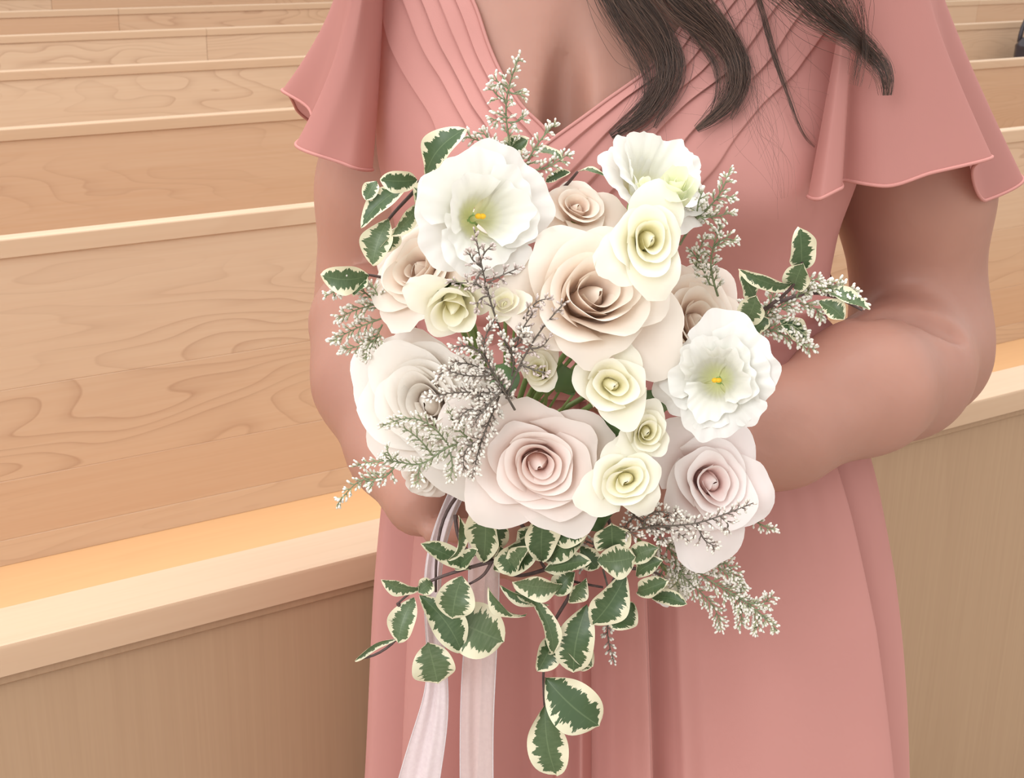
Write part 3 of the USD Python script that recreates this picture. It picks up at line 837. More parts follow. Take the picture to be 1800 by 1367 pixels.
def rose_petals(n, seed, openness=1.0, rec=0.45, pts=0.09, hgt=0.85):
    """petals of a rose of radius 1 opening along +z; returns (vertices, faces, st)"""
    rng = np.random.default_rng(seed)
    out = []
    nu, nv = 27, 19
    u = np.linspace(-1, 1, nu)[None, :]; v = np.linspace(0, 1, nv)[:, None]
    ecc, ea = 0.10 + 0.08 * rng.random(), rng.uniform(0, 6.28)
    for i in range(n):
        t = i / (n - 1)
        phi = i * 2.399963 + rng.normal(0, .16)
        rb = 0.015 + 0.08 * t
        rim = 0.095 + 0.60 * t ** 0.95 * (0.6 + 0.4 * openness) + rng.normal(0, .010) * (t > .1)
        w = 2.1 - 1.05 * t ** 0.6 + rng.normal(0, .06)
        zt = hgt * (0.84 + 0.14 * math.sin(math.pi * min(1, t * 1.25)) - 0.40 * max(0, t - .3) ** 2.2 * openness) + rng.normal(0, .018)
        h = 1 - (0.10 + 0.16 * t) * np.abs(u) ** 2.7 + pts * t * np.maximum(0, 1 - np.abs(u) * 3.5) + 0.02 * np.sin(u * 3 + rng.uniform(0, 6))
        s = np.clip(v * h, 0, 1.1)
        r = rb + (rim - rb) * (1 - (1 - np.clip(s, 0, 1)) ** 1.18)
        z = zt * s ** 1.1
        if i < 2:                                      # the heart is a closed bud
            r = (0.150 + .02 * i) * np.sin(np.pi * np.clip(0.12 + 0.88 * s, 0, .9999)) ** 0.8; z = zt * (1.02 - .03 * i) * s
        elif t < 0.4:
            r = r - (0.4 - t) * 0.05 * np.clip((s - .5) / .5, 0, 1) ** 1.6
        q = np.clip((s - 0.74) / 0.26, 0, 1.2)         # the rim turns out and over
        fl = (0.026 + 0.10 * t + 0.27 * t ** 3.2 * openness) * rng.uniform(.7, 1.35) * (i > 1)
        r = r + fl * q ** 1.5
        z = z - (i > 1) * (0.02 + 0.17 * t ** 1.6) * q ** 2.8 * (0.5 + 0.5 * openness) * (0.5 + rng.random())
        ed = np.clip((np.abs(u) - 0.58) / 0.42, 0, 1) ** 2 * np.clip(v * 1.3 - .3, 0, 1)   # side edges roll back
        r = r + (0.02 + rec * 0.42 * t) * ed * (0.35 + 0.4 * rng.random())
        sp = (0.13 - 0.05 * t) * u * np.clip(v * 1.5, 0, 1)                                # each petal tucks under the next
        r = r * (1 + sp) + 0.010 * np.sin(u * 5 + rng.uniform(0, 6)) * v * t
        z = z + 0.014 * np.sin(u * 4 + v * 3 + rng.uniform(0, 6)) * v
        ang = phi + u * w * (0.6 + 0.4 * np.clip(v * 2.2, 0, 1))
        r = r * (1 + 0.10 * t * (meshkit.fbm(np.stack([u * 1.6 + 0 * v, v * 1.5 + 0 * u, 0 * u + 0 * v + i * 3.7 + seed], -1), 2, 9) - .5) * np.clip(v * 2, 0, 1) * 2)
        r = r * (1 + ecc * np.cos(2 * (ang - ea)) * (1 - .5 * t))
        P = np.stack([r * np.cos(ang), r * np.sin(ang), z + 0 * r], -1)
        st = np.stack([np.full((nv, nu), t), np.broadcast_to(v, (nv, nu))], -1)
        out.append((P.reshape(-1, 3), grid_faces(nv, nu), st.reshape(-1, 2)))
    out = [(P + 0.16 * np.stack([meshkit.fbm(P * 1.9 + seed * 3.1 + 40 * k, 2, k) - .5 for k in range(3)], -1) * np.minimum(1, P[:, 2:3] * 2), f, st) for P, f, st in out]
    R = max(np.percentile(np.hypot(P[:, 0], P[:, 1]), 96) for P, _, _ in out)
    return [(P / R, f, st) for P, f, st in out]


def lisianthus_petals(seed, n=9, openness=1.0, ruffle=1.0):
    rng = np.random.default_rng(seed)
    out = []
    nu, nv = 41, 26
    u = np.linspace(-1, 1, nu)[None, :]; v = np.linspace(0, 1, nv)[:, None]
    for i in range(n):
        t = i / (n - 1)
        phi = i * 2.2 + rng.normal(0, .15)
        w = 1.10 + 0.16 * rng.random()
        h = 1 - 0.13 * np.abs(u) ** 3.2
        s = v * h
        r = 0.03 + 0.05 * t + (0.50 + 0.26 * t * openness + rng.normal(0, .04)) * s ** 0.62
        z = (1.02 - 0.22 * t + rng.normal(0, .05)) * s ** 1.05
        q = np.clip((s - 0.62) / 0.38, 0, 1)
        fo = (0.12 + 0.42 * t) * openness * rng.uniform(.7, 1.3)
        r = r + fo * q ** 1.5; z = z - 0.32 * t * q ** 2.2 * openness
        ph = rng.uniform(0, 6, 5)
        rf = ruffle * q ** 1.2
        z = z + rf * (0.045 * np.sin(u * 4.5 + ph[0]) + 0.022 * np.sin(u * 13 + ph[1]) + 0.012 * np.sin(u * 31 + ph[4]))
        r = r + rf * (0.05 * np.sin(u * 5 + ph[2]) + 0.022 * np.sin(u * 16 + ph[3]))
        r = r + 0.008 * np.sin(u * 22) * np.clip(v * 2, 0, 1)
        r = r * (1 + 0.07 * u)
        ang = phi + u * w * (0.55 + 0.45 * np.clip(v * 1.8, 0, 1))
        P = np.stack([r * np.cos(ang), r * np.sin(ang), z + 0 * r], -1)
        st = np.stack([np.full((nv, nu), t), np.broadcast_to(v, (nv, nu))], -1)
        out.append((P.reshape(-1, 3), grid_faces(nv, nu), st.reshape(-1, 2)))
    R = max(np.percentile(np.hypot(P[:, 0], P[:, 1]), 97) for P, _, _ in out)
    return [(P / R, f, st) for P, f, st in out]


GRIP = at(885, 850, 1.03)                 # where the stems come together


def stem_path(p0, n):
    p0 = np.asarray(p0)
    return spline([p0, p0 - n * 0.03 + (GRIP - p0) * 0.25, GRIP + (p0 - GRIP) * 0.12 + (0, 0, .02), GRIP * .6 + HB * .4 + (p0 - GRIP) * 0.06, HB + (p0 - GRIP) * 0.05], 24)


def sepals(path, base, F, R, n=5, L=0.9, spread=0.5, seed=0):
    rng = np.random.default_rng(seed)
    for i in range(n):
        a = i * 2 * math.pi / n + rng.normal(0, .2)
        v = np.linspace(0, 1, 9)[:, None]; u = np.linspace(-1, 1, 5)[None, :]
        w = 0.16 * np.sin(np.pi * np.clip(v * 0.88 + 0.1, 0, 1)) * (1 - v ** 3)
        r = 0.12 + spread * v ** 1.3 + 0 * u - 0.05 * u ** 2
        z = L * (v * 0.75) - 0.45 * spread * v ** 2.5 + 0 * u
        x = w * u
        P = np.stack([r * math.cos(a) - x * math.sin(a), r * math.sin(a) + x * math.cos(a), z], -1).reshape(-1, 3) * R
        obj('sepal', (base + P @ F.T, grid_faces(9, 5)), 'sepal_green', path)


def flower(kind, cx, cy, rpx, Y, ox, oy, seed, mat_, label, n=24, openness=1.0, hgt=0.85, roll=0.0, face=0.62, sep=False, group=None, cat='flower', **kw):
    c = at(cx, cy, Y)
    R = rpx / ppm(c)
    F = frame(ox, oy, roll)
    base = c - F[:, 2] * R * hgt * face
    path = thing(kind, label, cat, group, loc=base)
    pet = lisianthus_petals(seed, n, openness, **kw) if kind == 'lisianthus' else rose_petals(n, seed, openness, hgt=hgt, **kw)
    for P, f, st in pet:
        obj('petal', (base + (P * R) @ F.T, f), mat_, path, uv=st)
    if kind == 'lisianthus':
        s = trimesh.creation.icosphere(2, 1.0); s.apply_scale([R * .05, R * .04, R * .055])
        for sx in (-1, 1):
            q = s.copy(); q.apply_translation([sx * R * .03, 0, R * .40]); q.vertices = base + q.vertices @ F.T
            obj('stigma', q, 'stigma_yellow', path)
        obj('pistil', tube([base, base + F[:, 2] * R * .40], [R * .045, R * .03], 8), 'stigma_pale', path)
    # receptacle and stem
    rc = trimesh.creation.icosphere(2, 1.0); rc.apply_scale([R * .13, R * .13, R * .14]); rc.vertices = base - F[:, 2] * R * .11 + rc.vertices @ F.T
    obj('receptacle', rc, 'sepal_green', path)
    if sep:
        sepals(path, base - F[:, 2] * R * .05, F, R, seed=seed, L=hgt)
    obj('stem', tube(stem_path(base - F[:, 2] * R * .1, F[:, 2]), 0.0022 if rpx > 60 else 0.0014, 6), 'stem_green', path)
    return path


RG, SG, LG = 'large garden roses in the bouquet', 'cream spray roses in the bouquet', 'white lisianthus in the bouquet'
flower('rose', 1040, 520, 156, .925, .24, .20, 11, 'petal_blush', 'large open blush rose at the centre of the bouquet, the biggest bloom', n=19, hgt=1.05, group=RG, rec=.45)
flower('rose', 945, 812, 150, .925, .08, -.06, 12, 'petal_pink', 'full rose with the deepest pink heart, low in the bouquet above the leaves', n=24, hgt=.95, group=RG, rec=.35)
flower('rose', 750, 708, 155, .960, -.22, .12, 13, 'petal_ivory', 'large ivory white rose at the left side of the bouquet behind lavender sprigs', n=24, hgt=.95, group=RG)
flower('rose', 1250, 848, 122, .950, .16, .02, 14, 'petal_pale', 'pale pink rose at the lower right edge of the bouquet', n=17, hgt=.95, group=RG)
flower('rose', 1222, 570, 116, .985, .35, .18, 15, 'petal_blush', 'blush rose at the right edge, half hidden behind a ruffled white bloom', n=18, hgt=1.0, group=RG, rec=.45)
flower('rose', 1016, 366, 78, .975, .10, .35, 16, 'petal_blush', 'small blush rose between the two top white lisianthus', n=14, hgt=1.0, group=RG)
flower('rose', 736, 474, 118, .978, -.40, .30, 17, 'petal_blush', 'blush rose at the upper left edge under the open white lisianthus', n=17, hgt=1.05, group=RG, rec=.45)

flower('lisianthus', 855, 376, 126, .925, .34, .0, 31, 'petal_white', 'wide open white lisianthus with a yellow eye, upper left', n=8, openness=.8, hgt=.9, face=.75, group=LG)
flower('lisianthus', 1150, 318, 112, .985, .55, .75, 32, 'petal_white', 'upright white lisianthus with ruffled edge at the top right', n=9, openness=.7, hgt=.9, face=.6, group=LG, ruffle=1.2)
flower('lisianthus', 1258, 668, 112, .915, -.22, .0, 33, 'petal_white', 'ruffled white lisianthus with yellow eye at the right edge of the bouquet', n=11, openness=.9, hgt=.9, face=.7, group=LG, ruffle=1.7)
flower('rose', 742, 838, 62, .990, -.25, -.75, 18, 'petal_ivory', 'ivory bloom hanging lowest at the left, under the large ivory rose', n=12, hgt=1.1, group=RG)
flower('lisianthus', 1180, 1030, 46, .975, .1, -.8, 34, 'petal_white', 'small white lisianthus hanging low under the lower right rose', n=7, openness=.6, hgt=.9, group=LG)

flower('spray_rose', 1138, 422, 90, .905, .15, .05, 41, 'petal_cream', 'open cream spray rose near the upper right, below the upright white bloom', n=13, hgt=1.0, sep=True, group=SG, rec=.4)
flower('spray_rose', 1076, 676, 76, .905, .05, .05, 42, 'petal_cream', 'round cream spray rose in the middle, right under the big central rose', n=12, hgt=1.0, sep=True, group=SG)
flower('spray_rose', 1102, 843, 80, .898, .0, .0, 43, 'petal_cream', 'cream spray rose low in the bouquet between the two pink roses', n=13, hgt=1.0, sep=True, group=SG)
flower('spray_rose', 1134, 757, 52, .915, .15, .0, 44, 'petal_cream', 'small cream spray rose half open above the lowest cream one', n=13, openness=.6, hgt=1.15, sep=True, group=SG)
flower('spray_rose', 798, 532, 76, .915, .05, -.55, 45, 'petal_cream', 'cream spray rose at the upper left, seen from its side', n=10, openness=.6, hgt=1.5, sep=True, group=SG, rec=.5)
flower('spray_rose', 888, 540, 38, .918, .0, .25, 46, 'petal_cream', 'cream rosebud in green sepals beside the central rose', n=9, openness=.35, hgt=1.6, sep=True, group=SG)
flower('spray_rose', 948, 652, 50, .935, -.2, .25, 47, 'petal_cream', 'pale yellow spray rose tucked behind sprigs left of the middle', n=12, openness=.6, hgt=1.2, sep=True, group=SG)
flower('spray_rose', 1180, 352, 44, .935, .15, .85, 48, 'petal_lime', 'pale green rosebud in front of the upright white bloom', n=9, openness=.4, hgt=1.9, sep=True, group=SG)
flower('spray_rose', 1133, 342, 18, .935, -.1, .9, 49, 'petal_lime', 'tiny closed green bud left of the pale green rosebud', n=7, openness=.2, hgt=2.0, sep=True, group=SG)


# ------------------------------------------------------------------ leaves
def leaf_mesh(b, t, width, bend=0.12, fold=0.25, tilt=0.0, wave=0.11, seed=0, wide_at=0.55):
    rng = np.random.default_rng(seed)
    b, t = np.asarray(b), np.asarray(t)
    L = np.linalg.norm(t - b); ax = (t - b) / L
    n = nrm(-FWD - ax * (-FWD @ ax)); side = np.cross(ax, n)
    c, s = math.cos(tilt), math.sin(tilt)
    side, n = c * side + s * n, c * n - s * side
    nv, nu = 21, 15
    v = np.linspace(0, 1, nv)[:, None]; u = np.linspace(-1, 1, nu)[None, :]
    a = wide_at; p = a / (1 - a) * 0.75
    w = (v ** p) * (1 - v) ** 0.75; w = w / w.max() * width / 2 + 0.0004
    ph = rng.uniform(0, 6, 3)
    off = bend * L * 4 * v * (1 - v) + fold * w * u ** 2 * 1.2 + wave * width * np.sin(v * 9 + ph[0] + np.sign(u) * ph[1]) * np.abs(u) ** 2
    sway = 0.05 * L * math.sin(ph[2]) * np.sin(v * math.pi)
    P = b + ax * (v * L)[..., None] + side * (u * w + sway)[..., None] + n * off[..., None]
    st = np.stack([np.broadcast_to(u * .5 + .5, (nv, nu)), np.broadcast_to(v, (nv, nu))], -1)
    return P.reshape(-1, 3), grid_faces(nv, nu), st.reshape(-1, 2)


_lseed = [100]


def leaf_sprig(label, stems, leaves, Y, group='variegated foliage sprigs in the bouquet'):
    """stems: polylines (px, py, Y); leaves: (base px,py, tip px,py, width px, bend, fold, tilt, dY base, dY tip)"""
    o = at(*stems[0][0])
    path = thing('leafy_sprig', label, 'foliage', group, loc=o)
    for k, s in enumerate(stems):
        pts = spline(np.array([at(*q) for q in s]), 14)
        obj('stem', tube(pts, np.linspace(0.0016, 0.0009, 14), 6), 'twig_brown', path)
    for lf in leaves:
        bx, by, tx, ty, w = lf[:5]
        bend, fold, tilt, d0, d1 = (list(lf[5:]) + [0.10, 0.30, 0.0, 0.0, -0.01][len(lf) - 5:])
        b, t = at(bx, by, Y + d0), at(tx, ty, Y + d1)
        _lseed[0] += 1
        P, f, st = leaf_mesh(b, t, 1.14 * w / ppm(b), bend, fold, tilt, seed=_lseed[0])
        obj('leaf', (P, f), 'leaf_variegated', path, uv=st)


leaf_sprig('variegated leafy sprig at the upper left edge beside the open white lisianthus',
           [[(800, 420, .985), (770, 350, .975), (745, 317, .970)], [(745, 317, .970), (700, 330, .968), (655, 330, .972)], [(745, 317, .97), (715, 350, .975), (680, 390, .972), (660, 430, .972)]],
           [(748, 312, 818, 226, 50, .14, .25, .35), (748, 310, 776, 272, 22, .05, .3, -.5, .004, .0), (733, 316, 668, 316, 36, .22, .2, .5), (728, 321, 634, 400, 34, .10, .3, -.35),
            (662, 318, 643, 352, 24, .1, .2), (765, 322, 732, 366, 42, .1, .25, .2, .004), (742, 350, 688, 415, 26, .12, .3, .6, .006), (684, 385, 655, 467, 48, .10, .3, -.2), (700, 398, 668, 442, 24, .1, .3, .7, .006)], .965)
leaf_sprig('two variegated leaves at the far left edge above the white-tipped sprig',
           [[(740, 520, .99), (680, 490, .985), (640, 482, .98)]],
           [(648, 484, 564, 484, 44, .18, .25, .3), (645, 484, 622, 520, 30, .1, .3, -.5, .003)], .978)
leaf_sprig('narrow variegated leaves at the top behind the lavender spike',
           [[(940, 380, .99), (920, 310, .985), (905, 265, .98)], [(940, 380, .99), (1000, 320, .985), (1015, 302, .98)]],
           [(880, 280, 930, 244, 34, .1, .3), (935, 266, 990, 282, 20, .15, .4, .8), (1012, 303, 1066, 312, 12, .15, .4, .9), (960, 320, 1002, 302, 16, .1, .3, .3)], .985)
leaf_sprig('variegated leafy sprig reaching out past the right edge of the bouquet',
           [[(1250, 600, .985), (1340, 545, .965), (1395, 500, .955), (1410, 460, .95)], [(1340, 545, .965), (1430, 515, .96), (1515, 545, .965)]],
           [(1408, 476, 1406, 400, 46, .10, .25, -.2), (1396, 508, 1412, 462, 40, .1, .25, .3, .004), (1392, 498, 1298, 472, 24, .25, .35, .7), (1328, 525, 1302, 476, 34, .08, .2, -.3), (1308, 566, 1330, 518, 40, .06, .3, .2, .004),
            (1440, 530, 1484, 562, 32, .1, .3, .2), (1440, 512, 1528, 545, 26, .15, .4, .6, .004), (1372, 562, 1418, 592, 34, .1, .3, .2, .01, .01), (1318, 590, 1352, 560, 30, .1, .3, .5, .01, .01)], .955)
YB = .945
leaf_sprig('variegated leafy trail curling down the lower left below the pink rose',
           [[(822, 850, .985), (785, 900, .97), (768, 970, .962), (766, 1040, .96)], [(800, 905, .97), (815, 960, .955), (870, 985, .945)], [(870, 985, .945), (800, 1005, .945), (735, 1032, .945), (700, 1060, .945)],
            [(700, 1060, .945), (705, 1110, .95), (660, 1150, .95), (627, 1158, .95)], [(865, 985, .945), (850, 1010, .945), (825, 1026, .945)]],
           [(850, 985, 852, 874, 52, .05, .5, .3, .0, -.015), (828, 1000, 740, 955, 30, .05, .4, -.3), (805, 905, 788, 985, 22, .25, .5, .9), (868, 1000, 935, 940, 44, .1, .3, -.3, .002, -.004), (880, 1006, 946, 968, 40, .1, .4, .2, .0, -.01),
            (812, 1012, 795, 1088, 60, .10, .25, .1), (772, 1078, 886, 1128, 84, .08, .2, .1, .002, .0), (738, 1046, 812, 1146, 52, .12, .35, .3), (728, 1050, 700, 1130, 42, .10, .3, -.2, .004), (752, 1128, 770, 1202, 66, .05, .2, .0, .008, .005),
            (738, 1034, 670, 1018, 24, .1, .4, .4), (698, 1122, 624, 1162, 11, -.1, .6, .6, .004, .0), (800, 1000, 840, 965, 24, .05, .4, .5), (855, 985, 880, 905, 30, .1, .4, -.6, .006, .0), (760, 1022, 735, 1042, 26, .1, .3, .0)], YB)
leaf_sprig('variegated leaves bunched under the pink rose, over the middle of the skirt',
           [[(900, 900, .975), (940, 960, .955), (960, 1000, .95), (1060, 1032, .95)], [(960, 1000, .95), (900, 1010, .945), (870, 985, .945)]],
           [(952, 985, 958, 882, 52, .10, .3, -.2), (964, 948, 1040, 905, 58, .12, .25, .2), (960, 985, 1030, 940, 44, .08, .3, .3, .006), (958, 1002, 1038, 985, 34, .1, .4, .5, .004), (990, 1030, 900, 1022, 42, .15, .3, .5),
            (925, 1080, 858, 1030, 24, .2, .5, .8, .002, .0), (965, 1062, 878, 1028, 22, .1, .5, .7, .006, .003), (935, 1050, 972, 1150, 28, .15, .4, .5, .0, -.008), (900, 1010, 930, 960, 30, .1, .4, .6, .006), (1000, 990, 985, 930, 34, .1, .3, .4, .01, .004), (880, 960, 905, 1005, 40, .12, .4, -.4, .006, .002), (920, 975, 945, 925, 36, .1, .3, .5, .004, .0), (1010, 1005, 975, 1045, 34, .1, .35, -.3, .004, .0),
            (905, 1040, 950, 1062, 30, .15, .45, .6, .003, .0), (1020, 960, 1050, 1000, 34, .1, .3, .2, .008, .004), (1030, 1015, 1000, 1060, 30, .1, .4, .5, .006, .002)], .938)
leaf_sprig('variegated leafy trail hanging lowest in front of the skirt, two large leaves at its end',
           [[(1000, 1000, .965), (1005, 1035, .955), (975, 1090, .95), (958, 1150, .95), (955, 1195, .95), (957, 1240, .95)]],
           [(985, 1100, 945, 1180, 40, .1, .4, .3, .004), (1032, 1062, 1008, 1182, 60, .12, .3, -.2), (985, 1120, 1042, 1172, 34, .1, .4, .4, .005), (958, 1190, 1054, 1276, 78, .10, .25, .1), (958, 1238, 978, 1362, 62, .08, .25, -.1), (975, 1100, 965, 1150, 26, .1, .4, .8), (1010, 1172, 1042, 1168, 14, .1, .3)], .945)
leaf_sprig('short variegated leaves at the lower middle beside the lowest cream rose',
           [[(1060, 880, .975), (1080, 950, .95), (1085, 1000, .945), (1060, 1050, .945)], [(1085, 1000, .945), (1130, 1000, .95), (1160, 1010, .955)]],
           [(1078, 970, 1075, 918, 56, .05, .2, .0), (1050, 985, 1118, 978, 52, .10, .2, -.1, -.003, -.006), (1108, 985, 1158, 962, 32, .12, .3, .3), (1118, 1012, 1166, 985, 30, .15, .4, .5), (1100, 1010, 1040, 1098, 56, .10, .3, .2), (1112, 1060, 1076, 1104, 46, .06, .3, -.2, .006),
            (1120, 1040, 1175, 1020, 30, .1, .4, .3, .006), (1145, 1050, 1208, 1062, 24, .1, .4, .4, .006)], .94)
# plain green leaves of the roses between the blooms
rl = [(1010, 690, 990, 640, 36, 'dark green rose leaf right of the pale yellow spray rose'), (1150, 740, 1135, 690, 44, 'green rose leaf between the small cream roses and the ruffled white bloom'), (1080, 790, 1060, 730, 46, 'dark green rose leaf right of the pink-hearted rose'),
      (1040, 880, 1060, 930, 54, 'dark green rose leaf under the lowest cream rose'), (905, 560, 930, 520, 34, 'green leaf behind the cream rosebud'), (890, 470, 920, 430, 40, 'dark leaf in the gap under the open white lisianthus'), (1115, 470, 1150, 500, 36, 'green leaf under the upper right cream rose'), (870, 640, 900, 700, 40, 'dark leaf in the gap behind the grey-purple lavender sprigs')]
for i, (bx, by, tx, ty, w, lab) in enumerate(rl):
    b, t = at(bx, by, .965), at(tx, ty, .945)
    P, f, st = leaf_mesh(b, t, 1.5 * w / ppm(b), .1, .3, 0.2 * (-1) ** i, seed=i)
    path = thing('rose_leaf', lab, 'leaf', 'plain green leaves between the blooms', loc=b)
    obj('blade', (P, f), 'rose_leaf_green', path)
    obj('leaf_stalk', tube(spline([b, b + (GRIP - b) * .4, GRIP], 10), 0.0010, 5), 'stem_green', path)


# ------------------------------------------------------------------ sea lavender
oct_v = np.array([[1, 0, 0], [0, 1, 0], [-1, 0, 0], [0, -1, 0], [0, 0, 1.0], [0, 0, -1.0]])
oct_f = np.array([[0, 1, 4], [1, 2, 4], [2, 3, 4], [3, 0, 4], [1, 0, 5], [2, 1, 5], [3, 2, 5], [0, 3, 5]])
ico = trimesh.creation.icosphere(1, 1.0)
FL_STEP = 0.8


def basis(d):
    d = nrm(d); a = nrm(np.cross(d, [0.31, 0.52, 0.79])); return np.stack([a, np.cross(d, a), d], 1)


def lavender(label, branches, seed, dark=False, start=0.25, step=9.0, blen=24.0, size=1.0, floret_n=5):
    """branches: polylines of (px, py, Y); short side branchlets carry rows of buds"""
    rng = np.random.default_rng(seed)
    o = at(*branches[0][0])
    path = thing('sea_lavender_sprig', label, 'flower sprig', 'sea lavender sprigs in the bouquet', loc=o)
    stems, cal, flo = [], [], []

    def buds(p0, d, length, n):
        for k in range(n):
            q = p0 + d * length * (k + 0.6) / n
            out = nrm(np.cross(d, rng.normal(size=3)))
            dd = nrm(d * 0.9 + out * rng.uniform(.25, .8))
            B = basis(dd); L = rng.uniform(.0024, .0034) * size; wd = .00085 * size
            cal.append((q + (oct_v * [wd, wd, L * .55] + [0, 0, L * .4]) @ B.T, oct_f))
            s = rng.uniform(.0009, .0013) * size
            flo.append((q + dd * L * .95 + (ico.vertices * [s * .8, s * .8, s * 1.25]) @ B.T, ico.faces))

    for bi, br in enumerate(branches):
        P = spline(np.array([at(*q) for q in br]), 40)
        Lpx = np.linalg.norm(np.diff([q[:2] for q in br], axis=0), axis=1).sum()
        pm = ppm(P[20])
        stems.append(tube(P, np.linspace(.0009, .0004, 40) * (1.0 if bi == 0 else .8), 5))
        s0 = start if bi == 0 else 0.1
        m = max(2, int(Lpx * (1 - s0) / (step * FL_STEP)))
        for k in range(m):
            s = s0 + (1 - s0) * k / m
            i = min(38, int(s * 39)); d = nrm(P[i + 1] - P[i])
            sd = nrm(np.cross(d, FWD)) * (1 if k % 2 else -1)
            bd = nrm(d * rng.uniform(.5, 1.0) + sd * rng.uniform(.5, .95) + FWD * rng.uniform(-.5, .5))
            bl = blen / pm * (1.15 - 0.75 * s) * rng.uniform(.6, 1.1)
            stems.append(tube(np.array([P[i], P[i] + bd * bl * .5, P[i] + bd * bl + d * bl * .1]), [.0005, .0004, .0003], 4))
            buds(P[i] + bd * bl * .25, bd, bl * .85, max(2, int(floret_n * (1.15 - .6 * s))))
        buds(P[33], nrm(P[39] - P[33]), np.linalg.norm(P[39] - P[33]), floret_n + 1)
    obj('stem', join(stems), 'sprig_stem_dark' if dark else 'sprig_stem', path)
    obj('calyxes', join(cal), 'calyx_mauve' if dark else 'calyx_green', path, smooth=False, kind='stuff')
    obj('florets', join(flo), 'floret_grey' if dark == 2 else 'floret_white', path, smooth=True, kind='stuff')


lavender('tall white-tipped sea lavender spike rising from the top of the bouquet', [[(915, 330, .985), (898, 260, .975), (890, 180, .97), (914, 95, .965)], [(893, 215, .97), (912, 212, .97), (922, 200, .968)], [(892, 205, .97), (872, 210, .97), (862, 214, .968)],
          [(892, 160, .97), (905, 165, .968), (922, 163, .966)], [(892, 180, .97), (872, 165, .968), (862, 150, .966)], [(893, 155, .97), (878, 145, .968), (866, 140, .966)]], 1, start=.35, blen=20, step=10)
lavender('sea lavender sprig leaning left above the open white lisianthus', [[(915, 310, .98), (880, 268, .972), (850, 250, .97), (812, 238, .968)], [(870, 262, .97), (855, 240, .97), (848, 230, .97)]], 2, start=.2, blen=22, step=9)
lavender('sea lavender sprig leaning right at the neckline, behind the top blooms', [[(925, 320, .98), (930, 280, .972), (955, 240, .97), (976, 216, .968)], [(935, 300, .972), (965, 292, .97), (1002, 268, .97)], [(930, 300, .975), (912, 300, .972), (925, 270, .972)]], 3, start=.3, blen=20, step=9)
lavender('sea lavender spike rising at the upper right beside the upright white bloom', [[(1195, 430, .985), (1225, 385, .975), (1262, 345, .97), (1284, 296, .968)], [(1228, 382, .972), (1258, 380, .97), (1290, 372, .97)], [(1255, 352, .97), (1275, 345, .97), (1290, 350, .97)], [(1225, 385, .975), (1228, 355, .97), (1236, 335, .97)]], 4, start=.3, blen=20, step=9)
lavender('sea lavender sprig at the right edge between the upper blooms and the leaves', [[(1262, 520, .985), (1250, 470, .978), (1255, 430, .972), (1268, 392, .97)], [(1255, 435, .972), (1275, 420, .97), (1296, 425, .97)], [(1222, 480, .98), (1228, 445, .975), (1240, 415, .97)], [(1248, 500, .98), (1230, 460, .975), (1222, 440, .975)]], 5, start=.1, blen=20, step=8)
lavender('dense white-tipped sea lavender sprig pointing right across the leaves', [[(1290, 590, .98), (1370, 540, .965), (1440, 505, .958), (1524, 534, .95)], [(1340, 560, .97), (1355, 530, .962), (1362, 508, .96)], [(1365, 545, .965), (1420, 535, .96), (1448, 560, .955)], [(1400, 522, .96), (1420, 495, .955), (1445, 492, .952)], [(1440, 506, .957), (1480, 505, .953), (1505, 520, .95)]], 6, start=.15, blen=20, step=7, size=1.1)
lavender('sea lavender sprig pointing right toward the forearm', [[(1290, 600, .98), (1330, 575, .97), (1380, 590, .962), (1434, 615, .955)], [(1330, 580, .97), (1320, 555, .968), (1305, 530, .968)], [(1350, 585, .967), (1385, 570, .962), (1420, 595, .958)], [(1320, 590, .97), (1330, 615, .965), (1340, 632, .965)]], 7, start=.15, blen=19, step=7, size=1.1)
lavender('white-tipped sea lavender sprig at the left edge against the arm', [[(690, 560, .99), (660, 530, .982), (620, 505, .975), (572, 520, .97)], [(660, 535, .98), (625, 545, .975), (590, 562, .97)], [(670, 560, .982), (620, 580, .975), (584, 600, .97)], [(670, 590, .982), (640, 605, .975), (600, 616, .97)], [(625, 508, .975), (605, 500, .972), (606, 482, .97)], [(665, 540, .98), (662, 515, .975), (652, 500, .975)], [(672, 570, .982), (652, 610, .975), (640, 630, .972)]], 8, start=.2, blen=19, step=7, size=1.1)
lavender('dark-stemmed sea lavender sprig standing in front of the upper left cream rose', [[(905, 640, .92), (872, 560, .905), (852, 490, .90), (834, 404, .895)], [(858, 510, .90), (835, 500, .897), (790, 496, .895)], [(855, 498, .90), (880, 485, .897), (915, 470, .895)], [(848, 470, .90), (830, 455, .897), (825, 440, .895)], [(862, 520, .90), (845, 525, .897), (838, 545, .895)], [(845, 455, .898), (855, 440, .896), (864, 432, .895)], [(848, 475, .898), (838, 490, .896), (832, 505, .895)]], 9, dark=2, start=.45, blen=15, step=11, size=.9, floret_n=4)
lavender('dark-stemmed sea lavender sprig leaning over the left petals of the central rose', [[(890, 700, .92), (920, 630, .905), (955, 575, .90), (994, 530, .895)], [(930, 612, .903), (950, 610, .90), (968, 590, .897)], [(920, 560, .905), (945, 530, .90), (966, 525, .897)], [(915, 640, .905), (940, 650, .90), (962, 655, .897)], [(905, 600, .905), (930, 560, .90), (940, 548, .897)]], 10, dark=2, start=.35, blen=14, step=11, size=.9, floret_n=4)
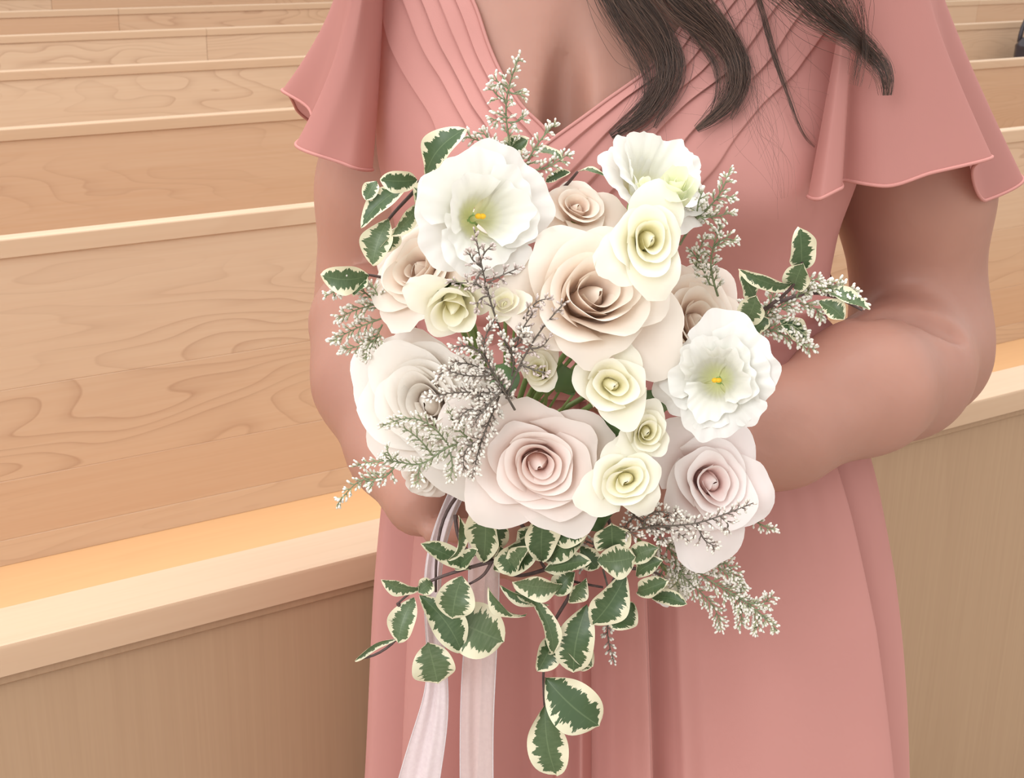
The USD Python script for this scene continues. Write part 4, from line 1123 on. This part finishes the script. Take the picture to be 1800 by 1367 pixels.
lavender('dense grey-white sea lavender cluster between the left ivory rose and the centre', [[(905, 720, .925), (870, 660, .91), (850, 610, .905), (870, 560, .90)], [(900, 700, .92), (850, 650, .908), (800, 640, .90), (765, 668, .897)], [(895, 690, .92), (845, 690, .908), (800, 690, .90), (748, 700, .897)], [(860, 640, .907), (830, 610, .90), (795, 610, .897)], [(900, 660, .915), (900, 620, .905), (880, 590, .90)], [(860, 660, .908), (820, 660, .90), (785, 650, .897)], [(880, 690, .912), (850, 720, .903), (830, 750, .90)], [(890, 620, .91), (915, 600, .905), (925, 580, .90)]], 11, dark=1, start=.15, blen=18, step=6.5, floret_n=6)
lavender('sea lavender sprig trailing down the left over the ivory rose', [[(850, 790, .925), (790, 785, .91), (740, 815, .905), (690, 810, .90), (620, 820, .90)], [(790, 785, .91), (760, 750, .90), (720, 735, .897), (670, 750, .895)], [(760, 800, .907), (735, 770, .90), (700, 745, .897)], [(830, 775, .917), (800, 745, .905), (790, 715, .90)], [(700, 812, .90), (670, 840, .90), (640, 842, .90), (592, 888, .90)], [(790, 790, .91), (795, 820, .903), (790, 845, .90)], [(740, 815, .905), (735, 835, .90), (735, 852, .897)], [(690, 812, .90), (680, 795, .897), (672, 800, .895)], [(640, 842, .90), (655, 850, .897), (650, 858, .895)]], 12, start=.15, blen=18, step=7.5, size=.95)
lavender('sea lavender sprig running down between the ivory rose and the pink rose', [[(880, 690, .925), (860, 740, .91), (845, 780, .905), (830, 840, .90)], [(860, 730, .91), (825, 720, .903), (800, 745, .90)], [(850, 770, .907), (820, 790, .903), (815, 830, .90)], [(868, 700, .915), (845, 700, .907), (835, 690, .903)]], 13, dark=1, start=.1, blen=18, step=6.5, floret_n=6)
lavender('dense white-tipped sea lavender spray pointing to the lower right over the skirt', [[(1130, 920, .985), (1200, 985, .965), (1265, 1030, .955), (1315, 1060, .95), (1366, 1108, .945)], [(1160, 950, .975), (1230, 960, .962), (1285, 1000, .957), (1310, 1040, .953)], [(1180, 970, .97), (1200, 1010, .962), (1250, 1060, .955), (1270, 1108, .95)], [(1265, 1030, .955), (1300, 1060, .95), (1300, 1105, .947)], [(1310, 1058, .95), (1340, 1060, .948), (1356, 1045, .946)], [(1150, 960, .975), (1165, 1000, .965), (1140, 1040, .96)], [(1210, 985, .963), (1250, 990, .958), (1290, 1020, .953)], [(1200, 1000, .963), (1190, 1030, .958), (1210, 1040, .955)], [(1315, 1062, .95), (1335, 1090, .947), (1325, 1110, .945)]], 14, start=.12, blen=24, step=6, floret_n=6)
lavender('sea lavender sprig lying across the lower right pale pink rose', [[(1090, 935, .96), (1160, 925, .92), (1220, 920, .905), (1270, 905, .90), (1324, 884, .90)], [(1130, 925, .93), (1150, 900, .915), (1195, 905, .905)], [(1225, 920, .905), (1240, 950, .903), (1260, 960, .902)], [(1265, 906, .90), (1280, 925, .90), (1275, 930, .90)]], 15, dark=1, start=.25, blen=18, step=8)
lavender('sea lavender cluster under the lowest cream rose', [[(1110, 900, .965), (1140, 920, .94), (1180, 930, .925), (1210, 950, .92)], [(1120, 905, .955), (1100, 930, .935), (1130, 945, .925)], [(1140, 920, .94), (1160, 935, .93), (1165, 955, .922)], [(1150, 920, .937), (1185, 905, .925), (1210, 915, .92)]], 16, dark=1, start=.05, blen=18, step=7)
lavender('thin dark sea lavender tip hanging alone over the middle of the skirt', [[(1060, 1000, .965), (1072, 1060, .955), (1068, 1110, .953), (1080, 1164, .95)], [(1045, 960, .965), (1030, 980, .957), (1020, 1000, .955)], [(1050, 960, .965), (1010, 950, .955), (1000, 975, .953)]], 17, dark=1, start=.5, blen=12, step=9)
lavender('lone sea lavender tip at the right edge of the pale pink rose', [[(1290, 900, .985), (1325, 915, .965), (1345, 925, .957), (1364, 932, .955)]], 18, start=.45, blen=14, step=8)


# ------------------------------------------------------------------ ribbons
def ribbon(label, path, material, ripple, seed):
    """path: (px, py, Y, half width px)"""
    K = np.array([np.r_[at(x, y, Y), w / ppm(at(x, y, Y))] for x, y, Y, w in path])
    C = spline(K, 90)
    tan = np.gradient(C[:, :3], axis=0); side = np.cross(tan, -FWD); side /= np.linalg.norm(side, axis=1, keepdims=True)
    u = np.linspace(-1, 1, 25)
    s = np.linspace(0, 1, 90)[:, None]
    dep = ripple * (np.cos(u[None] * 4.5 + seed + 1.3 * np.sin(s * 3)) + 0.5 * np.sin(u[None] * 9 + s * 5))
    P = C[:, None, :3] + side[:, None] * (u[None, :, None] * C[:, None, 3:4]) - FWD * dep[..., None]
    t = thing('ribbon', label, 'ribbon', 'ribbons hanging from the bouquet', loc=P[0, 12])
    obj('ribbon_band', (P.reshape(-1, 3), grid_faces(90, 25)), material, t)
    for j in (0, 24):
        obj('selvedge', tube(P[:, j], 0.0005, 5), 'ribbon_silk', t)


ribbon('narrow white silk ribbon falling at the left, flaring toward its end', [(812, 850, 1.0, 14), (790, 895, .985, 13), (768, 965, .975, 14), (760, 1060, .972, 14), (768, 1190, .972, 18), (757, 1280, .972, 28), (735, 1380, .972, 36), (715, 1500, .975, 44)], 'ribbon_silk', .0022, 1.0)
ribbon('wide sheer white ribbon hanging straight beside the narrow one', [(848, 860, 1.0, 22), (850, 940, .985, 26), (850, 1040, .98, 27), (843, 1160, .98, 29), (838, 1280, .98, 29), (838, 1400, .98, 29), (838, 1520, .98, 30)], 'ribbon_sheer', .0016, 2.4)
